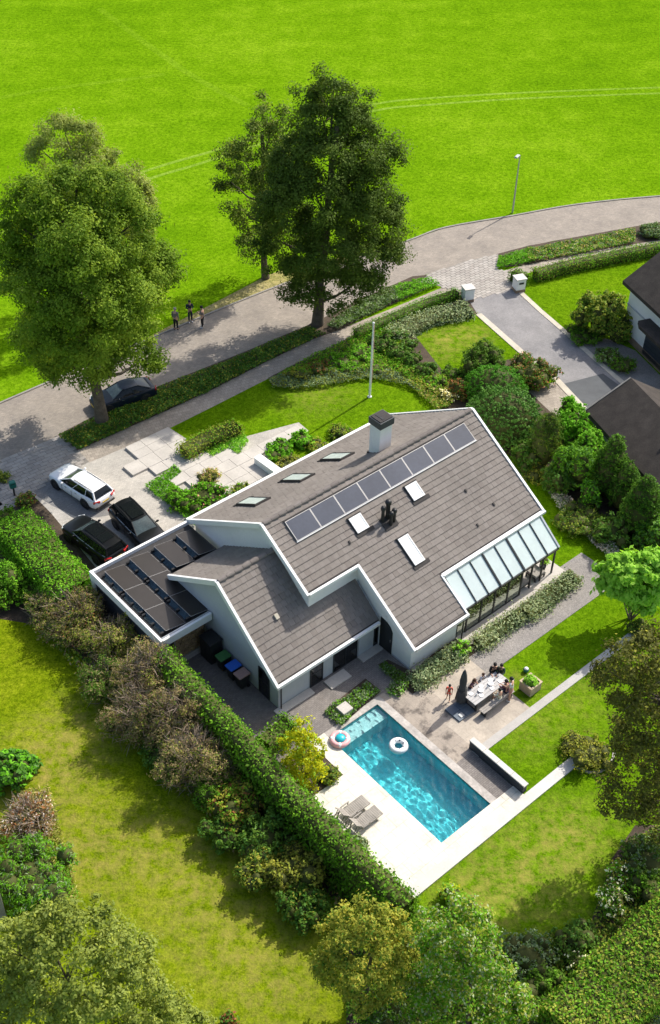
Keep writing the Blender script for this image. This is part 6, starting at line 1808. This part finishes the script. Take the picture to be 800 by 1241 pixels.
# front of the house
bush('rose_shrub', 'large leafy shrub with pale blossom beside the parked black car', 'shrub', 250, 600, 33, 1.2, ['leaf_hedge', 'leaf_bright', 'petal_pink'], .15, .75, group='shrubs at the front terrace', share=[.6, .36, .04])
bush('rose_shrub', 'smaller leafy shrub with pale blossom at the terrace edge', 'shrub', 222, 605, 20, 1.0, ['leaf_hedge', 'leaf_bright'], .15, group='shrubs at the front terrace', share=[.6, .4])
bush('shrub', 'pale sprawling shrub hanging over the front terrace slabs', 'shrub', 254, 576, 15, .8, ['leaf_straw', 'leaf_olive', 'petal_pink'], .13, group='shrubs at the front terrace', share=[.5, .4, .1])
bush('shrub', 'olive shrub against the eave next to the leafy front shrubs', 'shrub', 292, 592, 12, .8, ['leaf_olive', 'leaf_bright'], .13, group='shrubs at the front terrace', share=[.7, .3])
cover('ground_cover', [(175, 589), (212, 564), (220, 572), (206, 583), (213, 589), (232, 600), (240, 640), (205, 612)], .35, ['leaf_bright', 'leaf_hedge'], 110, .12, [.5, .5], 'bright ground cover between the front slabs')
cover('ground_cover', [(248, 546), (270, 533), (292, 522), (302, 534), (289, 550), (277, 543), (257, 553)], .4, ['leaf_bright', 'leaf_lime'], 110, .12, [.6, .4], 'bright ground cover in the notch of the front slabs')
bush('leafy_shrub', 'glossy leaved shrub beside the low white wall', 'shrub', 340, 545, 17, .8, ['leaf_bright', 'leaf_hedge'], .19, group='shrubs along the front eave', share=[.5, .5])
bush('leafy_shrub', 'glossy leaved shrub at the end of the front terrace', 'shrub', 366, 531, 14, .8, ['leaf_bright', 'leaf_hedge'], .19, group='shrubs along the front eave', share=[.6, .4])
bush('shrub', 'yellowish shrub under the front eave behind the low white wall', 'shrub', 350, 562, 15, .7, ['leaf_straw', 'leaf_olive'], .13, group='shrubs along the front eave', share=[.3, .7])
bush('shrub', 'brownish round shrub under the front eave', 'shrub', 385, 540, 13, .8, ['leaf_rust', 'leaf_hedge'], .13, group='shrubs along the front eave', share=[.5, .5])
bush('shrub', 'olive shrub under the front eave, nearest the chimney', 'shrub', 412, 522, 17, .8, ['leaf_olive', 'leaf_hedge'], .13, .8, group='shrubs along the front eave', share=[.6, .4])
# round the terrace
hedge('lavender_hedge', 'soft silvery lavender hedge in front of the conservatory glass', H([(578, 778), (603, 760), (630, 743)], .55), .55, 1.0, ['leaf_lavender', 'leaf_silver'], .13, 190, cat='lavender', jitter=.13, share=[.7, .3], group='lavender along the garden path')
hedge('lavender_hedge', 'soft silvery lavender hedge in front of the open veranda', H([(637, 741), (668, 718), (698, 694)], .6), .6, 1.1, ['leaf_lavender', 'leaf_silver'], .13, 190, cat='lavender', jitter=.13, share=[.7, .3], group='lavender along the garden path')
hedge('lavender_hedge', 'low lavender hedge under the white wall of the low block', H([(505, 824), (530, 806), (560, 787)], .5), .5, 1.15, ['leaf_lavender', 'leaf_silver'], .13, 190, cat='lavender', jitter=.13, share=[.55, .45], group='lavender along the garden path')
cover('lavender_bed', [(498, 832), (505, 812), (535, 790), (553, 776), (574, 786), (560, 800), (525, 826), (505, 838)], .5, ['leaf_lavender', 'leaf_silver'], 110, .13, [.6, .4], 'lavender bed under the low white wall of the house')
cover('lavender_bed', [(458, 808), (466, 801), (490, 815), (498, 826), (492, 836), (478, 826)], .4, ['leaf_hedge_dark', 'leaf_silver'], 100, .13, [.7, .3], 'dark planting in the shade of the low block')
cover('lavender_bed', [(392, 863), (405, 852), (418, 845), (446, 825), (461, 838), (432, 860), (415, 880)], .4, ['leaf_silver', 'leaf_hedge'], 100, .13, [.55, .45], 'green planting square at the pool corner')
bush('shrub', 'bright green shrub at the end of the lavender bed', 'shrub', 559, 786, 11, 1.0, ['leaf_bright', 'leaf_lime'], .15, group='shrubs by the terrace', share=[.5, .5])
bush('shrub', 'small pale green shrub at the corner of the low block bed', 'shrub', 482, 850 - 16, 10, .5, ['leaf_lavender', 'leaf_bright'], .12, group='shrubs by the terrace', share=[.6, .4])
bush('silver_shrub', 'small silvery shrub beside the sun loungers', 'shrub', 436, 1022, 14, .7, ['leaf_silver', 'leaf_lavender'], .13, group='shrubs by the terrace', share=[.6, .4])
bush('shrub', 'low brownish shrub at the foot of the golden tree', 'shrub', 398, 940, 14, .7, ['leaf_olive', 'leaf_hedge_dark'], .13, group='shrubs by the terrace', share=[.5, .5])
bush('shrub', 'low dark shrub behind the golden tree', 'shrub', 345, 950, 12, .8, ['leaf_olive', 'leaf_hedge_dark'], .13, group='shrubs by the terrace', share=[.5, .5])
bush('round_shrub_bed', 'round bed of bronze shrubs ringed by a narrow edging on the lawn', 'shrub', 712, 910, 33, 1.1, ['leaf_purple', 'leaf_rust', 'leaf_olive'], .13, group='shrubs by the terrace', share=[.35, .35, .3])
strip('edging_ring', smooth([gp(x, y) for x, y in [(698, 929), (712, 936), (728, 935), (741, 924), (744, 912)]], 3), .13, 0, .06, 'path_slab')
# along the meadow
GM = 'shrubs along the meadow side of the hedge'
def twiggy(label, px, py, rpx, h, mats, share, ntw=420, squash=.9):
    o = bush('twiggy_shrub', label, 'shrub', px, py, rpx, h, mats, .12, squash, 9, 22, .24, GM, .45, share, shell=(.6, 1.14), aspect=.4)
    k = ppm(gp(px, py, h * .5)); rx = rpx / k
    d = rng.normal(size=(ntw, 3)); d[:, 2] = np.abs(d[:, 2]) * 1.1 + .1; d /= np.linalg.norm(d, axis=1, keepdims=True)
    mid = d * np.array([rx, rx * squash, h]) * rng.uniform(.55, 1.0, (ntw, 1)); mid[:, 2] += .1
    tg = d + rng.normal(size=(ntw, 3)) * .45
    nn = rng.normal(size=(ntw, 3)) + np.array([0, -.4, .6])
    nn = np.cross(tg, nn)
    me = leaf_mesh('twigs', mid, nn, rng.uniform(.4, 1.1, ntw), .035, rng.random(ntw), ['grey_twig'], tang=tg)
    link('twigs', me, o)
BR = ['leaf_brown', 'leaf_olive', 'leaf_hedge_dark', 'leaf_redbrown']
twiggy('brownish twiggy shrub nearest the white carport post', 92, 742, 46, 3.0, BR, [.5, .3, .15, .05], 900)
twiggy('low brownish shrub spilling on the meadow, left of the carport', 60, 735, 30, 2.0, BR, [.45, .3, .25, 0], 500)
twiggy('olive twiggy shrub under the dark carport wall', 140, 775, 36, 2.75, BR, [.4, .45, .15, 0], 600)
twiggy('dark shrub with a few bare twigs where the meadow shade begins', 128, 822, 34, 2.12, ['leaf_hedge_dark', 'leaf_brown'], [.75, .25], 250)
twiggy('bare greyish shrub behind the carport corner', 184, 815, 46, 4.06, BR, [.72, .16, .12, 0], 1500)
twiggy('bare mauve brown shrub below the carport corner', 168, 862, 42, 3.46, BR, [.68, .12, .2, 0], 1200)
twiggy('bare greyish shrub in the middle of the meadow hedge', 218, 868, 46, 4.06, BR, [.75, .13, .12, 0], 1500)
twiggy('tangled bare shrub leaning out over the lawn shade', 232, 916, 42, 3.74, BR, [.68, .14, .18, 0], 1200)
twiggy('mixed twiggy shrub at the lower end of the bare ones', 262, 930, 34, 2.75, BR, [.45, .2, .35, 0], 500)
bush('shrub', 'dark low shrub at the feet of the bare shrubs', 'shrub', 200, 915, 30, 1.44, ['leaf_hedge_dark', 'leaf_holly'], .15, group=GM, share=[.7, .3])
bush('shrub', 'orange tinted shrub between the bare shrubs and the dark ones', 'shrub', 288, 975, 34, 2.32, ['leaf_rust', 'leaf_redbrown', 'leaf_hedge'], .15, group=GM, share=[.5, .15, .35])
bush('shrub', 'dark green shrub below the orange tinted one', 'shrub', 272, 1005, 26, 1.77, ['leaf_hedge_dark', 'leaf_holly'], .15, group=GM, share=[.7, .3])
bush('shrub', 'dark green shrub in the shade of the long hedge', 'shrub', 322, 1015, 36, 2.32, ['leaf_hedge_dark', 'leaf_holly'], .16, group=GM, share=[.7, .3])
bush('shrub', 'rusty flecked shrub halfway down the long hedge', 'shrub', 312, 1050, 28, 1.88, ['leaf_hedge_dark', 'leaf_rust', 'leaf_olive'], .15, group=GM, share=[.4, .3, .3])
bush('shrub', 'dark rusty shrub in the shade near the crab apple', 'shrub', 356, 1056, 36, 2.32, ['leaf_olive', 'leaf_rust', 'leaf_purple'], .16, group=GM, share=[.45, .3, .25])
bush('shrub', 'dark shrub touching the crown of the crab apple', 'shrub', 370, 1098, 30, 1.88, ['leaf_hedge_dark', 'leaf_holly', 'leaf_rust'], .16, group=GM, share=[.6, .3, .1])
bush('shrub', 'dark shrub at the inner side of the orange tinted one', 'shrub', 256, 960, 26, 1.88, ['leaf_hedge_dark', 'leaf_hedge'], .15, group=GM, share=[.6, .4])
cover('hedge_undergrowth', [(40, 740), (120, 760), (190, 800), (260, 900), (330, 985), (400, 1060), (420, 1110), (380, 1120), (300, 1050), (210, 945), (120, 845), (60, 775)], .9, ['leaf_hedge_dark', 'leaf_olive', 'leaf_brown'], 22, .17, [.6, .2, .2], 'tangled undergrowth along the meadow side of the long hedge')
bush('shrub', 'large bright shrub at the left frame edge above the meadow', 'shrub', 2, 705, 32, 2.6, ['leaf_hedge', 'leaf_bright', 'leaf_hedge_dark'], .17, group=GM, share=[.6, .15, .25])
bush('shrub', 'mid green shrub between the broad hedge and the twiggy shrubs', 'shrub', 46, 712, 28, 1.6, ['leaf_hedge_dark', 'leaf_hedge'], .16, group=GM, share=[.5, .5])
bush('shrub', 'low olive shrub on the kerb at the left frame edge', 'shrub', -2, 577, 12, .6, ['leaf_olive', 'leaf_hedge_dark'], .14, group=GM, share=[.6, .4])
bush('shrub', 'reddish shrub at the foot of the green letterbox', 'shrub', 30, 606, 14, .7, ['leaf_redbrown', 'leaf_hedge', 'leaf_straw'], .13, group=GM, share=[.35, .45, .2])
bush('shrub', 'green shrub at the left frame edge beside the letterbox', 'shrub', -2, 630, 22, 1.4, ['leaf_hedge_dark', 'leaf_hedge'], .15, group=GM, share=[.5, .5])
# bottom left
bush('broom_shrub', 'feathery mid green shrub beside the weathered post', 'shrub', 40, 1060, 54, 2.3, ['leaf_hedge', 'leaf_bright', 'leaf_silver'], .18, 1.0, group='shrubs at the meadow edge', share=[.6, .2, .2], aspect=.25)
twiggy('purplish bare shrub above the feathery green one', 34, 988, 36, 1.6, ['leaf_mauve', 'leaf_brown', 'leaf_redbrown'], [.2, .5, .3], 500)
bush('leafy_shrub', 'broad leaved evergreen shrub at the left frame edge of the meadow', 'shrub', 8, 930, 32, 1.8, ['leaf_holly', 'leaf_bright'], .26, group='shrubs at the meadow edge', share=[.6, .4])
bush('leafy_shrub', 'dark leaved plant at the very bottom of the meadow', 'shrub', 278, 1238, 10, .5, ['leaf_hedge_dark', 'leaf_redbrown'], .16, group='shrubs at the meadow edge', share=[.6, .4])
cover('rough_grass', [(20, 960), (60, 950), (75, 1010), (95, 1080), (90, 1110), (40, 1110), (0, 1020)], .25, ['leaf_straw', 'leaf_olive', 'leaf_willow'], 60, .2, [.4, .3, .3], 'rough dry grass along the meadow edge', aspect=.2)
# bottom right
GB = 'shrubs at the bottom of the garden'
bush('grey_shrub', 'grey green shrub in the tree shadow on the lawn', 'shrub', 640, 1158, 30, 1.2, ['leaf_silver', 'leaf_hedge_dark'], .14, group=GB, share=[.7, .3])
bush('shrub', 'young yellow green shoots at the tip of the white terrace', 'shrub', 545, 1082, 13, 1.2, ['leaf_lime', 'leaf_yellow'], .13, group=GB, share=[.6, .4])
bush('shrub', 'rusty shrub between the two foreground trees', 'shrub', 505, 1135, 18, 1.6, ['leaf_rust', 'leaf_redbrown', 'leaf_hedge'], .14, group=GB, share=[.5, .2, .3])
bush('shrub', 'dark shrub in front of the wide hedge', 'shrub', 700, 1135, 28, 1.2, ['leaf_hedge_dark', 'leaf_holly'], .15, group=GB, share=[.7, .3])
bush('shrub', 'dark shrub left of the small white flowers', 'shrub', 662, 1190, 24, 1.2, ['leaf_hedge_dark', 'leaf_hedge'], .15, group=GB, share=[.7, .3])
bush('shrub', 'dark shrub under the bronze tree at the frame edge', 'shrub', 785, 1040, 34, 1.3, ['leaf_hedge_dark', 'leaf_silver'], .15, group=GB, share=[.7, .3])
bush('shrub', 'mid green shrub behind the wide hedge at the right frame edge', 'shrub', 790, 1075, 26, 1.2, ['leaf_hedge', 'leaf_hedge_dark'], .15, group=GB, share=[.4, .6])
bush('hydrangea', 'creamy white hydrangea at the edge of the lawn bed', 'shrub', 742, 1090, 20, .8, ['leaf_hedge', 'petal_white', 'leaf_rust'], .15, group=GB, share=[.6, .28, .12], smooth=True)
bush('hydrangea', 'hydrangea with rusty leaves above the creamy white one', 'shrub', 752, 1060, 18, .8, ['leaf_rust', 'leaf_bright', 'petal_white'], .15, group=GB, share=[.5, .35, .15], smooth=True)
bush('hydrangea', 'small hydrangea with few white heads near the grey shrub', 'shrub', 700, 1158 + 8, 14, .9, ['leaf_hedge_dark', 'petal_white'], .14, group=GB, share=[.85, .15], smooth=True)
bush('leafy_shrub', 'bright leafy shrub at the bottom edge of the garden', 'shrub', 610, 1238, 26, 1.2, ['leaf_bright', 'leaf_hedge'], .2, group=GB, share=[.6, .4])
bush('silver_shrub', 'silvery shrub below the wide hedge in the corner', 'shrub', 785, 1236, 24, .9, ['leaf_silver', 'leaf_hedge'], .15, group=GB, share=[.7, .3])
bush('cypress_shrub', 'pale tipped upright shrub at the bottom by the round crab apple', 'shrub', 470, 1232, 30, 1.6, ['leaf_silver', 'leaf_bright', 'leaf_hedge_dark'], .16, group=GB, share=[.4, .2, .4], aspect=.3)
bush('shrub', 'dark shrub under the green feathery tree', 'shrub', 640, 1215, 28, 1.1, ['leaf_hedge_dark', 'leaf_hedge'], .15, group=GB, share=[.6, .4])
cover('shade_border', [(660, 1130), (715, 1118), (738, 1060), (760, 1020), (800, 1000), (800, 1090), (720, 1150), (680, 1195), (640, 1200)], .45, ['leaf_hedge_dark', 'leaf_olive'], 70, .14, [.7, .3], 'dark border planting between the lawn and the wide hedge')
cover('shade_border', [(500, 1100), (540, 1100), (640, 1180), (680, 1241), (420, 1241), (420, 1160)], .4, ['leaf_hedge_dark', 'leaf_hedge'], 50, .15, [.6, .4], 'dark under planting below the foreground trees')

fig = bpy.data.objects['fig_tree']
for a in (20, 100, 170, 230, 310):
    mb = MB(); d = Vector((math.cos(R(a)), math.sin(R(a)), 0))
    mb.tube([d * .08, d * .45 + Vector((0, 0, .9)), d * 1.0 + Vector((0, 0, 2.3))], [.055, .045, .02], 7); mb.build('stem', 'grey_twig', fig)

bush('shrub', 'low dark shrub at the foot of the lime green tree', 'shrub', 775, 762, 18, .7, ['leaf_hedge_dark', 'leaf_olive'], .14, group='shrubs by the terrace', share=[.6, .4])
